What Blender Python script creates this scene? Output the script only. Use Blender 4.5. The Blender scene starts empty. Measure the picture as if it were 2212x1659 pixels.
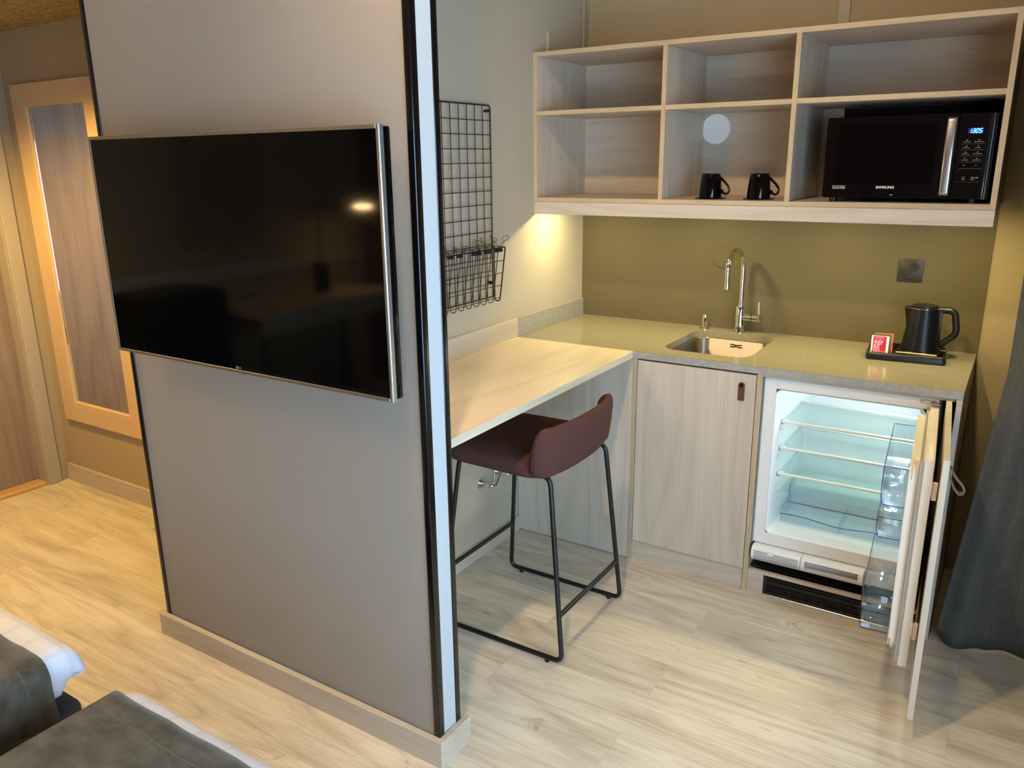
import bpy, bmesh, math, random
from mathutils import Vector, Matrix
random.seed(7)
PI = math.pi
S = bpy.context.scene
COL = S.collection

# ------------------------------------------------------------------ camera
cd = bpy.data.cameras.new('camera'); cam = bpy.data.objects.new('camera', cd); COL.objects.link(cam)
YAW, PITCH, ROLL = -0.5715, -0.2741, -0.0121
fw = Vector((math.sin(YAW)*math.cos(PITCH), math.cos(YAW)*math.cos(PITCH), math.sin(PITCH)))
r0 = Vector((math.cos(YAW), -math.sin(YAW), 0)); u0 = r0.cross(fw)
r2 = r0*math.cos(ROLL)+u0*math.sin(ROLL); u2 = -r0*math.sin(ROLL)+u0*math.cos(ROLL)
cam.matrix_world = Matrix(((r2.x, u2.x, -fw.x, 1.7886), (r2.y, u2.y, -fw.y, -3.418), (r2.z, u2.z, -fw.z, 1.6261), (0, 0, 0, 1)))
cd.sensor_fit = 'HORIZONTAL'; cd.sensor_width = 36; cd.lens = 1718.0*36/2212; cd.clip_start = 0.02
S.camera = cam
# ------------------------------------------------------------------ view and world (overcast daylight outside the window)
S.view_settings.view_transform = 'Standard'; S.view_settings.look = 'None'
S.view_settings.gamma = 1; S.view_settings.use_curve_mapping = False
S.view_settings.exposure = 0.48
S.cycles.transparent_max_bounces = 24
W = bpy.data.worlds.new('daylight'); S.world = W; W.use_nodes = True
bg = W.node_tree.nodes['Background']; bg.inputs[0].default_value = (0.54, 0.76, 1.0, 1); bg.inputs[1].default_value = 11.5

def light(name, kind, loc, energy, color, size=0.05, sizey=None, rot=None, spot=None, blend=0.3):
    l = bpy.data.lights.new(name, kind); l.energy = energy; l.color = color
    if kind == 'AREA':
        l.shape = 'RECTANGLE' if sizey else 'DISK'; l.size = size
        if sizey: l.size_y = sizey
    else: l.shadow_soft_size = size
    if kind == 'SPOT': l.spot_size = spot; l.spot_blend = blend
    o = bpy.data.objects.new(name, l); COL.objects.link(o); o.location = loc
    if rot: o.rotation_euler = rot
    return o
WARM = (1.0, 0.70, 0.40)
XR = 2.50                                   # inner face of the window wall
WY0, WY1, WZ0, WZ1 = -5.0, -2.05, 0.30, 1.90   # window opening
p = light('window_portal', 'AREA', (XR+0.12, (WY0+WY1)/2, (WZ0+WZ1)/2), 1, (1, 1, 1), WY1-WY0, WZ1-WZ0, (0, PI/2, PI))
p.data.shape = 'RECTANGLE'; p.data.size = WZ1-WZ0; p.data.size_y = WY1-WY0
p.data.cycles.is_portal = True
light('ceiling_lamp_light', 'SPOT', (0.95, -2.5, 3.02), 100, (1.0, 0.74, 0.46), 0.045, rot=Vector((0.02, -1.85, 2.1)).to_track_quat('Z', 'Y').to_euler(), spot=math.radians(92), blend=1.0)
light('bed_fill_light', 'POINT', (-0.5, -3.7, 2.88), 20, (1.0, 0.64, 0.28), 0.16)  # added warm fill for the upper television wall
light('hall_lamp_light', 'SPOT', (-1.62, -2.12, 2.19), 108, (1.0, 0.66, 0.17), 0.04, rot=(0, 0, 0), spot=2.5, blend=0.6)
light('wall_lamp_light', 'POINT', (0.223, -1.765, 1.45), 6.5, (1.0, 0.76, 0.48), 0.03)
light('desk_lamp_light', 'AREA', (-2.08, -4.93, 1.325), 4, (1.0, 0.72, 0.42), 0.12)
PUCKS = [0.135, 0.64, 1.16, 1.62]
for px in PUCKS:
    light('cabinet_spot_light', 'AREA', (px, -0.345, 1.443), 2.15, (1.0, 0.87, 0.40), 0.035)
light('fridge_light', 'AREA', (1.545, -0.42, 0.775), 1.15, (0.84, 0.97, 1.0), 0.05, 0.09, rot=(0, math.radians(40), 0))

# ------------------------------------------------------------------ materials
def lin(c):
    return tuple(((v/255)/12.92 if v/255 <= 0.04045 else ((v/255+0.055)/1.055)**2.4) for v in c)+(1,)
def newmat(name):
    m = bpy.data.materials.new(name); m.use_nodes = True; nt = m.node_tree
    return m, nt, nt.nodes['Principled BSDF']
def plain(name, rgb, rough=0.5, metal=0.0, spec=0.5, bump=None, coat=0, var=None, aniso=0):
    m, nt, b = newmat(name); N = nt.nodes; L = nt.links
    b.inputs['Base Color'].default_value = lin(rgb); b.inputs['Roughness'].default_value = rough
    b.inputs['Metallic'].default_value = metal; b.inputs['Specular IOR Level'].default_value = spec
    b.inputs['Coat Weight'].default_value = coat
    b.inputs['Anisotropic'].default_value = aniso
    tc = N.new('ShaderNodeTexCoord')
    if bump:
        sc, st, dist = bump
        n = N.new('ShaderNodeTexNoise'); n.inputs['Scale'].default_value = sc; n.inputs['Detail'].default_value = 3
        L.new(tc.outputs['Object'], n.inputs['Vector'])
        bp = N.new('ShaderNodeBump'); bp.inputs['Strength'].default_value = st; bp.inputs['Distance'].default_value = dist
        L.new(n.outputs[0], bp.inputs['Height']); L.new(bp.outputs[0], b.inputs['Normal'])
    if var:
        rgb2, sc, stretch = var
        mp = N.new('ShaderNodeMapping'); mp.inputs['Scale'].default_value = stretch
        L.new(tc.outputs['Object'], mp.inputs[0])
        n = N.new('ShaderNodeTexNoise'); n.inputs['Scale'].default_value = sc; n.inputs['Detail'].default_value = 6; n.inputs['Roughness'].default_value = 0.65
        L.new(mp.outputs[0], n.inputs['Vector'])
        cr = N.new('ShaderNodeValToRGB'); cr.color_ramp.elements[0].position = 0.35; cr.color_ramp.elements[1].position = 0.65
        cr.color_ramp.elements[0].color = lin(rgb); cr.color_ramp.elements[1].color = lin(rgb2)
        L.new(n.outputs[0], cr.inputs[0]); L.new(cr.outputs[0], b.inputs['Base Color'])
    return m
def wood(name, light_rgb, dark_rgb, grain='z', rough=0.45, cath=0.5, scale=1.0, off=(0, 0, 0), spec=0.4):
    m, nt, b = newmat(name); N = nt.nodes; L = nt.links
    tc = N.new('ShaderNodeTexCoord'); mp = N.new('ShaderNodeMapping'); mp.inputs['Location'].default_value = off
    L.new(tc.outputs['Object'], mp.inputs[0])
    sp = N.new('ShaderNodeSeparateXYZ'); L.new(mp.outputs[0], sp.inputs[0])
    a = {'x': ('Y', 'Z', 'X'), 'y': ('X', 'Z', 'Y'), 'z': ('X', 'Y', 'Z')}[grain]
    ad = N.new('ShaderNodeMath'); ad.operation = 'ADD'; L.new(sp.outputs[a[0]], ad.inputs[0]); L.new(sp.outputs[a[1]], ad.inputs[1])
    def comb(k, w=1.0):
        ml = N.new('ShaderNodeMath'); ml.operation = 'MULTIPLY'; ml.inputs[1].default_value = k
        L.new(sp.outputs[a[2]], ml.inputs[0])
        c = N.new('ShaderNodeCombineXYZ'); L.new(ad.outputs[0], c.inputs[0]); L.new(ml.outputs[0], c.inputs[2])
        L.new(sp.outputs[a[1]], c.inputs[1]); return c
    c1 = comb(0.13)
    nr = N.new('ShaderNodeTexNoise'); nr.inputs['Scale'].default_value = 3.2*scale; nr.inputs['Detail'].default_value = 1.6; nr.inputs['Roughness'].default_value = 0.4
    L.new(c1.outputs[0], nr.inputs['Vector'])
    mu = N.new('ShaderNodeMath'); mu.operation = 'MULTIPLY'; mu.inputs[1].default_value = 26; L.new(nr.outputs[0], mu.inputs[0])
    wv = N.new('ShaderNodeMath'); wv.operation = 'PINGPONG'; wv.inputs[1].default_value = 1.0; L.new(mu.outputs[0], wv.inputs[0])
    pw = N.new('ShaderNodeMath'); pw.operation = 'POWER'; pw.inputs[1].default_value = 0.45; L.new(wv.outputs[0], pw.inputs[0])
    c2 = comb(0.025)
    n = N.new('ShaderNodeTexNoise'); n.inputs['Scale'].default_value = 150*scale; n.inputs['Detail'].default_value = 6; n.inputs['Roughness'].default_value = 0.75
    L.new(c2.outputs[0], n.inputs['Vector'])
    c3 = comb(0.2)
    n3 = N.new('ShaderNodeTexNoise'); n3.inputs['Scale'].default_value = 7*scale; n3.inputs['Detail'].default_value = 4
    L.new(c3.outputs[0], n3.inputs['Vector'])
    mx = N.new('ShaderNodeMix'); mx.data_type = 'FLOAT'; mx.inputs[0].default_value = cath*0.45
    L.new(n.outputs[0], mx.inputs[2]); L.new(pw.outputs[0], mx.inputs[3])
    mx2 = N.new('ShaderNodeMix'); mx2.data_type = 'FLOAT'; mx2.inputs[0].default_value = 0.35
    L.new(mx.outputs[0], mx2.inputs[2]); L.new(n3.outputs[0], mx2.inputs[3])
    cr = N.new('ShaderNodeValToRGB'); e = cr.color_ramp.elements
    e[0].position = 0.30; e[1].position = 0.68; e[0].color = lin(dark_rgb); e[1].color = lin(light_rgb)
    L.new(mx2.outputs[0], cr.inputs[0]); L.new(cr.outputs[0], b.inputs['Base Color'])
    b.inputs['Roughness'].default_value = rough; b.inputs['Specular IOR Level'].default_value = spec
    bp = N.new('ShaderNodeBump'); bp.inputs['Strength'].default_value = 0.12; bp.inputs['Distance'].default_value = 0.0006
    L.new(n.outputs[0], bp.inputs['Height']); L.new(bp.outputs[0], b.inputs['Normal'])
    return m
def floor_mat():
    m, nt, b = newmat('oak_plank_floor'); N = nt.nodes; L = nt.links
    tc = N.new('ShaderNodeTexCoord')
    br = N.new('ShaderNodeTexBrick'); br.offset = 0.37; br.offset_frequency = 2; br.squash = 1
    br.inputs['Scale'].default_value = 1; br.inputs['Brick Width'].default_value = 1.29; br.inputs['Row Height'].default_value = 0.192
    br.inputs['Mortar Size'].default_value = 0.0007; br.inputs['Mortar Smooth'].default_value = 0.3; br.inputs['Bias'].default_value = 0
    br.inputs['Color1'].default_value = (0, 0, 0, 1); br.inputs['Color2'].default_value = (1, 1, 1, 1); br.inputs['Mortar'].default_value = (0.5, 0.5, 0.5, 1)
    mp = N.new('ShaderNodeMapping'); mp.inputs['Location'].default_value = (0.31, 0.055, 0); L.new(tc.outputs['Object'], mp.inputs[0])
    L.new(mp.outputs[0], br.inputs['Vector'])
    ofs = N.new('ShaderNodeVectorMath'); ofs.operation = 'SCALE'; ofs.inputs['Scale'].default_value = 13.7; L.new(br.outputs['Color'], ofs.inputs[0])
    va = N.new('ShaderNodeVectorMath'); va.operation = 'ADD'; L.new(mp.outputs[0], va.inputs[0]); L.new(ofs.outputs[0], va.inputs[1])
    def noise(scl, stretch, det=4, rg=0.6):
        q = N.new('ShaderNodeMapping'); q.inputs['Scale'].default_value = stretch; L.new(va.outputs[0], q.inputs[0])
        n = N.new('ShaderNodeTexNoise'); n.inputs['Scale'].default_value = scl; n.inputs['Detail'].default_value = det; n.inputs['Roughness'].default_value = rg
        n.inputs['Distortion'].default_value = 0.6
        L.new(q.outputs[0], n.inputs['Vector']); return n
    fine = noise(75, (0.06, 1, 1), 7, 0.78); mid = noise(9, (0.22, 1, 1), 4, 0.55); knots = noise(10.0, (0.5, 1.2, 1), 5, 0.62)
    ng = noise(3.0, (0.16, 1, 1), 1.5, 0.4)
    mu = N.new('ShaderNodeMath'); mu.operation = 'MULTIPLY'; mu.inputs[1].default_value = 22; L.new(ng.outputs[0], mu.inputs[0])
    pp = N.new('ShaderNodeMath'); pp.operation = 'PINGPONG'; pp.inputs[1].default_value = 1.0; L.new(mu.outputs[0], pp.inputs[0])
    wv = N.new('ShaderNodeMath'); wv.operation = 'POWER'; wv.inputs[1].default_value = 0.4; L.new(pp.outputs[0], wv.inputs[0])
    def mix(f, a_, b_):
        x = N.new('ShaderNodeMix'); x.data_type = 'FLOAT'; x.inputs[0].default_value = f
        L.new(a_, x.inputs[2]); L.new(b_, x.inputs[3]); return x.outputs[0]
    v = mix(0.13, mix(0.42, fine.outputs[0], mid.outputs[0]), wv.outputs[0])
    cr = N.new('ShaderNodeValToRGB'); e = cr.color_ramp.elements
    e[0].position = 0.36; e[0].color = lin((170, 152, 128)); e[1].position = 0.61; e[1].color = lin((219, 205, 181))
    L.new(v, cr.inputs[0])
    kr = N.new('ShaderNodeValToRGB'); k = kr.color_ramp.elements
    k[0].position = 0.66; k[0].color = (0, 0, 0, 1); k[1].position = 0.77; k[1].color = (1, 1, 1, 1); L.new(knots.outputs[0], kr.inputs[0])
    mk = N.new('ShaderNodeMix'); mk.data_type = 'RGBA'; mk.blend_type = 'MULTIPLY'; mk.inputs[7].default_value = lin((176, 160, 140))
    L.new(kr.outputs[0], mk.inputs[0]); L.new(cr.outputs[0], mk.inputs[6])
    pl = N.new('ShaderNodeMapRange'); pl.inputs[3].default_value = 0.92; pl.inputs[4].default_value = 1.04; L.new(br.outputs['Color'], pl.inputs[0])
    m2 = N.new('ShaderNodeVectorMath'); m2.operation = 'SCALE'; L.new(mk.outputs[2], m2.inputs[0]); L.new(pl.outputs[0], m2.inputs['Scale'])
    mo = N.new('ShaderNodeMix'); mo.data_type = 'RGBA'; mo.inputs[7].default_value = lin((120, 98, 70))
    fm = N.new('ShaderNodeMath'); fm.operation = 'MULTIPLY'; fm.inputs[1].default_value = 0.4; L.new(br.outputs['Fac'], fm.inputs[0])
    L.new(fm.outputs[0], mo.inputs[0]); L.new(m2.outputs[0], mo.inputs[6]); L.new(mo.outputs[2], b.inputs['Base Color'])
    b.inputs['Roughness'].default_value = 0.38; b.inputs['Specular IOR Level'].default_value = 0.4
    bp = N.new('ShaderNodeBump'); bp.inputs['Strength'].default_value = 0.15; bp.inputs['Distance'].default_value = 0.001
    L.new(fine.outputs[0], bp.inputs['Height']); L.new(bp.outputs[0], b.inputs['Normal'])
    return m
def stone_mat():
    m = plain('beige_quartz_stone', (136, 129, 108), 0.13, spec=0.5, var=((152, 145, 122), 90, (1, 1, 1)))
    return m
def velvet_mat(name, c1, c2):
    m = plain(name, c1, 0.85, spec=0.2, var=(c2, 13, (1, 1.7, 1)), bump=(420, 0.25, 0.001))
    b = m.node_tree.nodes['Principled BSDF']; b.inputs['Sheen Weight'].default_value = 0.5; b.inputs['Sheen Roughness'].default_value = 0.4
    b.inputs['Sheen Tint'].default_value = lin((200, 205, 200)); return m
def clear_mat(name, tint, gl=0.9, rough=0.02):
    m = bpy.data.materials.new(name); m.use_nodes = True; nt = m.node_tree; N = nt.nodes; L = nt.links; N.clear()
    o = N.new('ShaderNodeOutputMaterial'); t = N.new('ShaderNodeBsdfTransparent'); t.inputs[0].default_value = lin(tint)
    g = N.new('ShaderNodeBsdfGlossy'); g.inputs['Roughness'].default_value = rough; g.inputs[0].default_value = (gl, gl, gl, 1)
    lw = N.new('ShaderNodeLayerWeight'); lw.inputs[0].default_value = 0.5
    pw = N.new('ShaderNodeMath'); pw.operation = 'POWER'; pw.inputs[1].default_value = 4; L.new(lw.outputs['Facing'], pw.inputs[0])
    f = N.new('ShaderNodeMapRange'); f.inputs[3].default_value = 0.05; f.inputs[4].default_value = 0.75; L.new(pw.outputs[0], f.inputs[0])
    x = N.new('ShaderNodeMixShader'); L.new(f.outputs[0], x.inputs[0]); L.new(t.outputs[0], x.inputs[1]); L.new(g.outputs[0], x.inputs[2]); L.new(x.outputs[0], o.inputs[0])
    return m
def emit(name, rgb, st):
    m, nt, b = newmat(name); b.inputs['Base Color'].default_value = lin(rgb)
    b.inputs['Emission Color'].default_value = lin(rgb); b.inputs['Emission Strength'].default_value = st; return m

LAMC, LAMD = (206, 192, 172), (174, 158, 137)
M = {}
M['floor'] = floor_mat()
M['lam_z'] = wood('greige_laminate_upright', LAMC, LAMD, 'z', cath=0.55)
M['lam_x'] = wood('greige_laminate_across', LAMC, LAMD, 'x', cath=0.30, off=(0, 0.3, 0.1))
M['lam_y'] = wood('greige_laminate_deep', LAMC, LAMD, 'y', cath=0.30)
M['edge_x'] = wood('laminate_edge_band', (204, 182, 148), (158, 134, 102), 'x', cath=0.1, scale=1.6)
M['edge_z'] = wood('laminate_edge_band_upright', (204, 182, 148), (158, 134, 102), 'z', cath=0.1, scale=1.6)
M['fascia'] = wood('pale_laminate_fascia', (206, 194, 174), (176, 161, 140), 'x', cath=0.55, off=(0.4, 0, 0.3))
M['desk'] = wood('desk_laminate', (220, 206, 180), (186, 168, 138), 'y', cath=0.45, off=(0.13, 0, 0), rough=0.38)
M['plinthw'] = wood('laminate_skirting', (198, 184, 164), (166, 150, 130), 'x', cath=0.4)
M['plinthy'] = wood('laminate_skirting_deep', (198, 184, 164), (166, 150, 130), 'y', cath=0.4)
M['door'] = wood('grey_brown_door_wood', (158, 136, 112), (112, 92, 74), 'z', cath=0.45, scale=0.8, rough=0.42)
M['maple'] = wood('pale_maple', (214, 182, 138), (196, 162, 116), 'z', cath=0.15)
M['maple_x'] = wood('pale_maple_across', (214, 182, 138), (196, 162, 116), 'x', cath=0.15)
M['oak'] = wood('orange_oak_threshold', (206, 164, 106), (184, 140, 84), 'y', cath=0.2, rough=0.3)
M['wall'] = plain('beige_wall_paint', (170, 150, 116), 0.75, spec=0.25, bump=(260, 0.25, 0.0015))
M['wall_tv'] = plain('taupe_wallpaper', (156, 144, 129), 0.8, spec=0.25, bump=(380, 0.35, 0.0015))
M['wall_l'] = plain('light_wall_paint', (180, 168, 146), 0.7, spec=0.3, bump=(260, 0.2, 0.0012))
M['olive'] = plain('olive_paint', (97, 87, 62), 0.6, spec=0.3, bump=(240, 0.2, 0.0012))
M['trimp'] = plain('painted_trim', (170, 156, 132), 0.5, bump=(60, 0.05, 0.001))
M['ceil'] = plain('wood_wool_board', (186, 164, 112), 0.95, spec=0.1, bump=(90, 0.9, 0.006), var=((128, 108, 66), 95, (0.3, 1, 1)))
M['white'] = plain('white_ceiling_paint', (215, 210, 200), 0.9, spec=0.2, bump=(100, 0.1, 0.001))
M['gloss_black'] = plain('gloss_black_post', (10, 10, 11), 0.16, spec=0.5, bump=(8, 0.02, 0.001))
M['white_strip'] = plain('white_end_strip', (178, 181, 180), 0.55, spec=0.4, bump=(200, 0.05, 0.001))
M['stone'] = stone_mat()
M['stone_edge'] = plain('grey_quartz_edge', (150, 145, 136), 0.35, var=((168, 163, 154), 60, (1, 1, 1)))
M['steel'] = plain('brushed_steel', (200, 196, 188), 0.24, 1.0, bump=(300, 0.03, 0.0005))
M['sinksteel'] = plain('satin_sink_steel', (150, 140, 124), 0.28, 1.0, bump=(300, 0.03, 0.0005))
M['chrome'] = plain('chrome', (225, 225, 225), 0.05, 1.0)
M['darkhole'] = plain('dark_void', (8, 8, 8), 0.8)
M['black_plastic'] = plain('black_plastic', (16, 16, 17), 0.35, bump=(500, 0.05, 0.0005))
M['gloss_black2'] = plain('glossy_black_glaze', (4, 4, 5), 0.06, spec=0.3)
M['screen'] = plain('black_screen_glass', (3, 3, 3), 0.06, spec=0.17)
M['dark_satin'] = plain('dark_satin_kettle', (15, 16, 19), 0.34, 0.35)
M['tvframe'] = plain('champagne_metal_frame', (150, 140, 122), 0.35, 0.8)
M['silver'] = plain('silver_trim', (200, 202, 204), 0.22, 0.9)
M['trimgloss'] = plain('dark_mirror_trim', (40, 44, 50), 0.1, 0.6, spec=0.6)
M['wire'] = plain('black_wire', (16, 15, 15), 0.45)
M['blackmetal'] = plain('matte_black_tube', (15, 14, 14), 0.42)
M['fabric'] = plain('brown_woven_fabric', (74, 46, 41), 0.9, spec=0.2, bump=(700, 0.5, 0.0010), var=((92, 60, 53), 420, (0.25, 0.25, 1.4)))
M['leather'] = plain('brown_leather', (92, 54, 36), 0.5, bump=(300, 0.2, 0.0005))
M['leather_p'] = plain('taupe_leather', (118, 92, 84), 0.5, bump=(300, 0.2, 0.0005))
M['wplastic'] = plain('white_fridge_plastic', (224, 222, 216), 0.38)
M['liner'] = plain('white_fridge_liner', (232, 233, 232), 0.32)
M['cream'] = plain('cream_door_liner', (218, 206, 188), 0.42)
M['gasket'] = plain('grey_gasket', (150, 146, 138), 0.6)
M['clear'] = clear_mat('clear_plastic', (246, 249, 252))
M['clear_edge'] = clear_mat('clear_plastic_blue_edge', (150, 170, 215))
M['glass'] = clear_mat('shelf_glass', (244, 251, 250))
M['curtain'] = plain('slate_grey_curtain', (82, 82, 77), 0.9, spec=0.15, bump=(600, 0.4, 0.001), var=((94, 94, 89), 140, (1, 1, 0.2)))
M['throw'] = velvet_mat('olive_brown_throw', (68, 61, 49), (100, 93, 79))
M['seam'] = plain('pale_thread', (128, 120, 100), 0.8)
M['bedbase'] = plain('charcoal_upholstery', (70, 74, 80), 0.9, bump=(500, 0.4, 0.001))
M['mirror'] = plain('mirror_glass', (226, 226, 222), 0.01, 1.0)
M['outlet_d'] = plain('dark_outlet_plastic', (50, 46, 36), 0.42)
M['well'] = plain('dark_socket_well', (40, 36, 27), 0.4)
M['outlet_w'] = plain('white_outlet_plastic', (215, 215, 210), 0.3)
M['disc'] = plain('white_grommet', (244, 236, 226), 0.5)
M['label_w'] = plain('white_print', (225, 225, 225), 0.5)
M['label_dim'] = plain('grey_print', (130, 126, 122), 0.5)
M['line_dim'] = plain('dark_grey_line', (70, 64, 60), 0.5)
M['label_g'] = plain('soft_grey_print', (176, 172, 168), 0.5)
M['red'] = plain('red_sachet', (196, 28, 60), 0.3)
M['green'] = plain('green_sachet', (36, 104, 40), 0.35)
M['orange'] = plain('orange_red_sachet', (214, 84, 60), 0.35)
M['pink'] = plain('pink_print', (250, 190, 215), 0.5)
M['orangep'] = plain('orange_print', (240, 130, 50), 0.5)
M['paper'] = plain('white_paper', (238, 238, 236), 0.6)
M['stick'] = plain('birch_stick', (222, 190, 130), 0.6)
M['led_blue'] = emit('blue_digits', (60, 170, 255), 9)
M['led_glow'] = emit('blue_display_backlight', (0, 8, 120), 0.18)
M['lamp_warm'] = emit('lit_lamp_glass', (255, 220, 160), 12)
M['lamp_bright'] = emit('bright_lamp_glass', (255, 214, 150), 90)
M['lamp_cool'] = emit('lit_fridge_lamp', (225, 250, 255), 3)
def duvet_mat():
    m, nt, b = newmat('white_cotton_with_squares'); N = nt.nodes; L = nt.links
    tc = N.new('ShaderNodeTexCoord'); br = N.new('ShaderNodeTexBrick'); br.offset = 0.5
    br.inputs['Scale'].default_value = 1; br.inputs['Brick Width'].default_value = 0.09; br.inputs['Row Height'].default_value = 0.07
    br.inputs['Mortar Size'].default_value = 0.006; br.inputs['Color1'].default_value = lin((222, 222, 232)); br.inputs['Color2'].default_value = lin((226, 226, 236)); br.inputs['Mortar'].default_value = lin((216, 216, 226))
    L.new(tc.outputs['Object'], br.inputs['Vector']); L.new(br.outputs['Color'], b.inputs['Base Color']); b.inputs['Roughness'].default_value = 0.8
    return m
M['duvet'] = duvet_mat()
def brick_mat():
    m, nt, b = newmat('red_brick'); N = nt.nodes; L = nt.links
    tc = N.new('ShaderNodeTexCoord'); br = N.new('ShaderNodeTexBrick')
    mp = N.new('ShaderNodeMapping'); mp.inputs['Rotation'].default_value = (PI/2, 0, 0); L.new(tc.outputs['Object'], mp.inputs[0])
    br.inputs['Scale'].default_value = 1; br.inputs['Brick Width'].default_value = 0.24; br.inputs['Row Height'].default_value = 0.075
    br.inputs['Mortar Size'].default_value = 0.008; br.inputs['Color1'].default_value = lin((120, 58, 40)); br.inputs['Color2'].default_value = lin((90, 44, 32)); br.inputs['Mortar'].default_value = lin((170, 140, 120))
    L.new(mp.outputs[0], br.inputs['Vector']); L.new(br.outputs['Color'], b.inputs['Base Color']); b.inputs['Roughness'].default_value = 0.8
    return m
M['brick'] = brick_mat()

# ------------------------------------------------------------------ builders
OFF = {}
def tag(o, label=None, cat=None, group=None, kind=None):
    if label: o['label'] = label
    if cat: o['category'] = cat
    if group: o['group'] = group
    if kind: o['kind'] = kind
    return o
def thing(name, label, cat, loc=(0, 0, 0), rotz=0, group=None):
    o = bpy.data.objects.new(name, None); COL.objects.link(o); o.location = loc; o.rotation_euler = (0, 0, rotz)
    o.empty_display_size = 0.05
    OFF[o] = Matrix.Translation(loc) @ Matrix.Rotation(rotz, 4, 'Z'); return tag(o, label, cat, group)
class MB:
    def __init__(s): s.bm = bmesh.new()
    def box(s, x0, x1, y0, y1, z0, z1, bev=0.0008, seg=1, mat=None):
        r = bmesh.ops.create_cube(s.bm, size=1)
        c = Matrix.Translation(((x0+x1)/2, (y0+y1)/2, (z0+z1)/2)) @ Matrix.Diagonal((abs(x1-x0), abs(y1-y0), abs(z1-z0), 1))
        if mat is not None: c = mat @ c
        bmesh.ops.transform(s.bm, matrix=c, verts=r['verts'])
        if bev:
            es = {e for v in r['verts'] for e in v.link_edges}
            bmesh.ops.bevel(s.bm, geom=list(es), offset=bev, segments=seg, affect='EDGES', profile=0.5)
        return s
    def tube(s, pts, rad, seg=10, closed=False, caps=True):
        pts = [Vector(q) for q in pts]; n = len(pts); rings = []
        rr = rad if isinstance(rad, (list, tuple)) else [rad]*n
        prev = None
        for i, q in enumerate(pts):
            if closed: t = (pts[(i+1) % n]-pts[i-1])
            else: t = pts[min(i+1, n-1)]-pts[max(i-1, 0)]
            t.normalize()
            if prev is None:
                a = Vector((0, 0, 1)) if abs(t.z) < 0.9 else Vector((1, 0, 0))
                nx = t.cross(a).normalized()
            else:
                nx = (prev-t*prev.dot(t)).normalized()
            prev = nx; ny = t.cross(nx)
            rings.append([s.bm.verts.new(q+(nx*math.cos(2*PI*k/seg)+ny*math.sin(2*PI*k/seg))*rr[i]) for k in range(seg)])
        m = n if closed else n-1
        for i in range(m):
            a, b = rings[i], rings[(i+1) % n]
            for k in range(seg): s.bm.faces.new((a[k], a[(k+1) % seg], b[(k+1) % seg], b[k]))
        if caps and not closed:
            s.bm.faces.new(rings[0]); s.bm.faces.new(rings[-1][::-1])
        return s
    def lathe(s, prof, c=(0, 0, 0), seg=32, mat=None, cap=True, sx=1.0):
        c = Vector(c); rings = []
        for r, z in prof:
            if r <= 1e-6:
                v = Vector((0, 0, z)); rings.append([s.bm.verts.new((mat @ v if mat else v)+c)]); continue
            ring = []
            for k in range(seg):
                v = Vector((r*math.cos(2*PI*k/seg)*sx, r*math.sin(2*PI*k/seg), z)); ring.append(s.bm.verts.new((mat @ v if mat else v)+c))
            rings.append(ring)
        for a, b in zip(rings[:-1], rings[1:]):
            for k in range(seg):
                q = (k+1) % seg
                if len(a) == 1 and len(b) == 1: continue
                if len(a) == 1: s.bm.faces.new((a[0], b[q], b[k]))
                elif len(b) == 1: s.bm.faces.new((a[k], a[q], b[0]))
                else: s.bm.faces.new((a[k], a[q], b[q], b[k]))
        if cap:
            if len(rings[0]) > 1: s.bm.faces.new(rings[0][::-1])
            if len(rings[-1]) > 1: s.bm.faces.new(rings[-1])
        return s
    def cyl(s, p0, p1, r, seg=20, r1=None): return s.tube([p0, p1], [r, r if r1 is None else r1], seg)
    def prism(s, poly, f0, f1):
        a = [s.bm.verts.new(f0(q)) for q in poly]; b = [s.bm.verts.new(f1(q)) for q in poly]; n = len(poly)
        s.bm.faces.new(a[::-1]); s.bm.faces.new(b)
        for i in range(n): s.bm.faces.new((a[i], a[(i+1) % n], b[(i+1) % n], b[i]))
        return s
    def grid(s, f, nu, nv, closeu=False):
        g = [[s.bm.verts.new(f(i/nu, j/nv)) for j in range(nv+1)] for i in range(nu+1)]
        for i in range(nu):
            for j in range(nv): s.bm.faces.new((g[i][j], g[i+1][j], g[i+1][j+1], g[i][j+1]))
        return s
    def build(s, name, mat, parent=None, smooth=30, local=False, mods=()):
        bmesh.ops.recalc_face_normals(s.bm, faces=s.bm.faces)
        ca = math.radians(smooth)
        for f in s.bm.faces: f.smooth = True
        for e in s.bm.edges:
            if len(e.link_faces) == 2:
                if e.calc_face_angle(0) > ca: e.smooth = False
        me = bpy.data.meshes.new(name); s.bm.to_mesh(me); s.bm.free()
        me.materials.append(M[mat] if isinstance(mat, str) else mat)
        o = bpy.data.objects.new(name, me); COL.objects.link(o)
        if parent is not None:
            o.parent = parent
            if not local: me.transform(OFF[parent].inverted())
            OFF[o] = OFF[parent]
        else: OFF[o] = Matrix()
        for m_ in mods: m_(o)
        return o
def bx(name, mat, parent, *a, **k):
    sm = k.pop('smooth', 30); loc = k.pop('local', False)
    return MB().box(*a, **k).build(name, mat, parent, sm, loc)
def struct(name, mat, *a, **k):
    o = bx(name, mat, None, *a, **k); o['kind'] = 'structure'; return o
def solidify(t, off=0):
    def f(o):
        m = o.modifiers.new('solid', 'SOLIDIFY'); m.thickness = t; m.offset = off
    return f
def subsurf(n=1):
    def f(o):
        m = o.modifiers.new('sub', 'SUBSURF'); m.levels = n; m.render_levels = n
    return f
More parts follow.
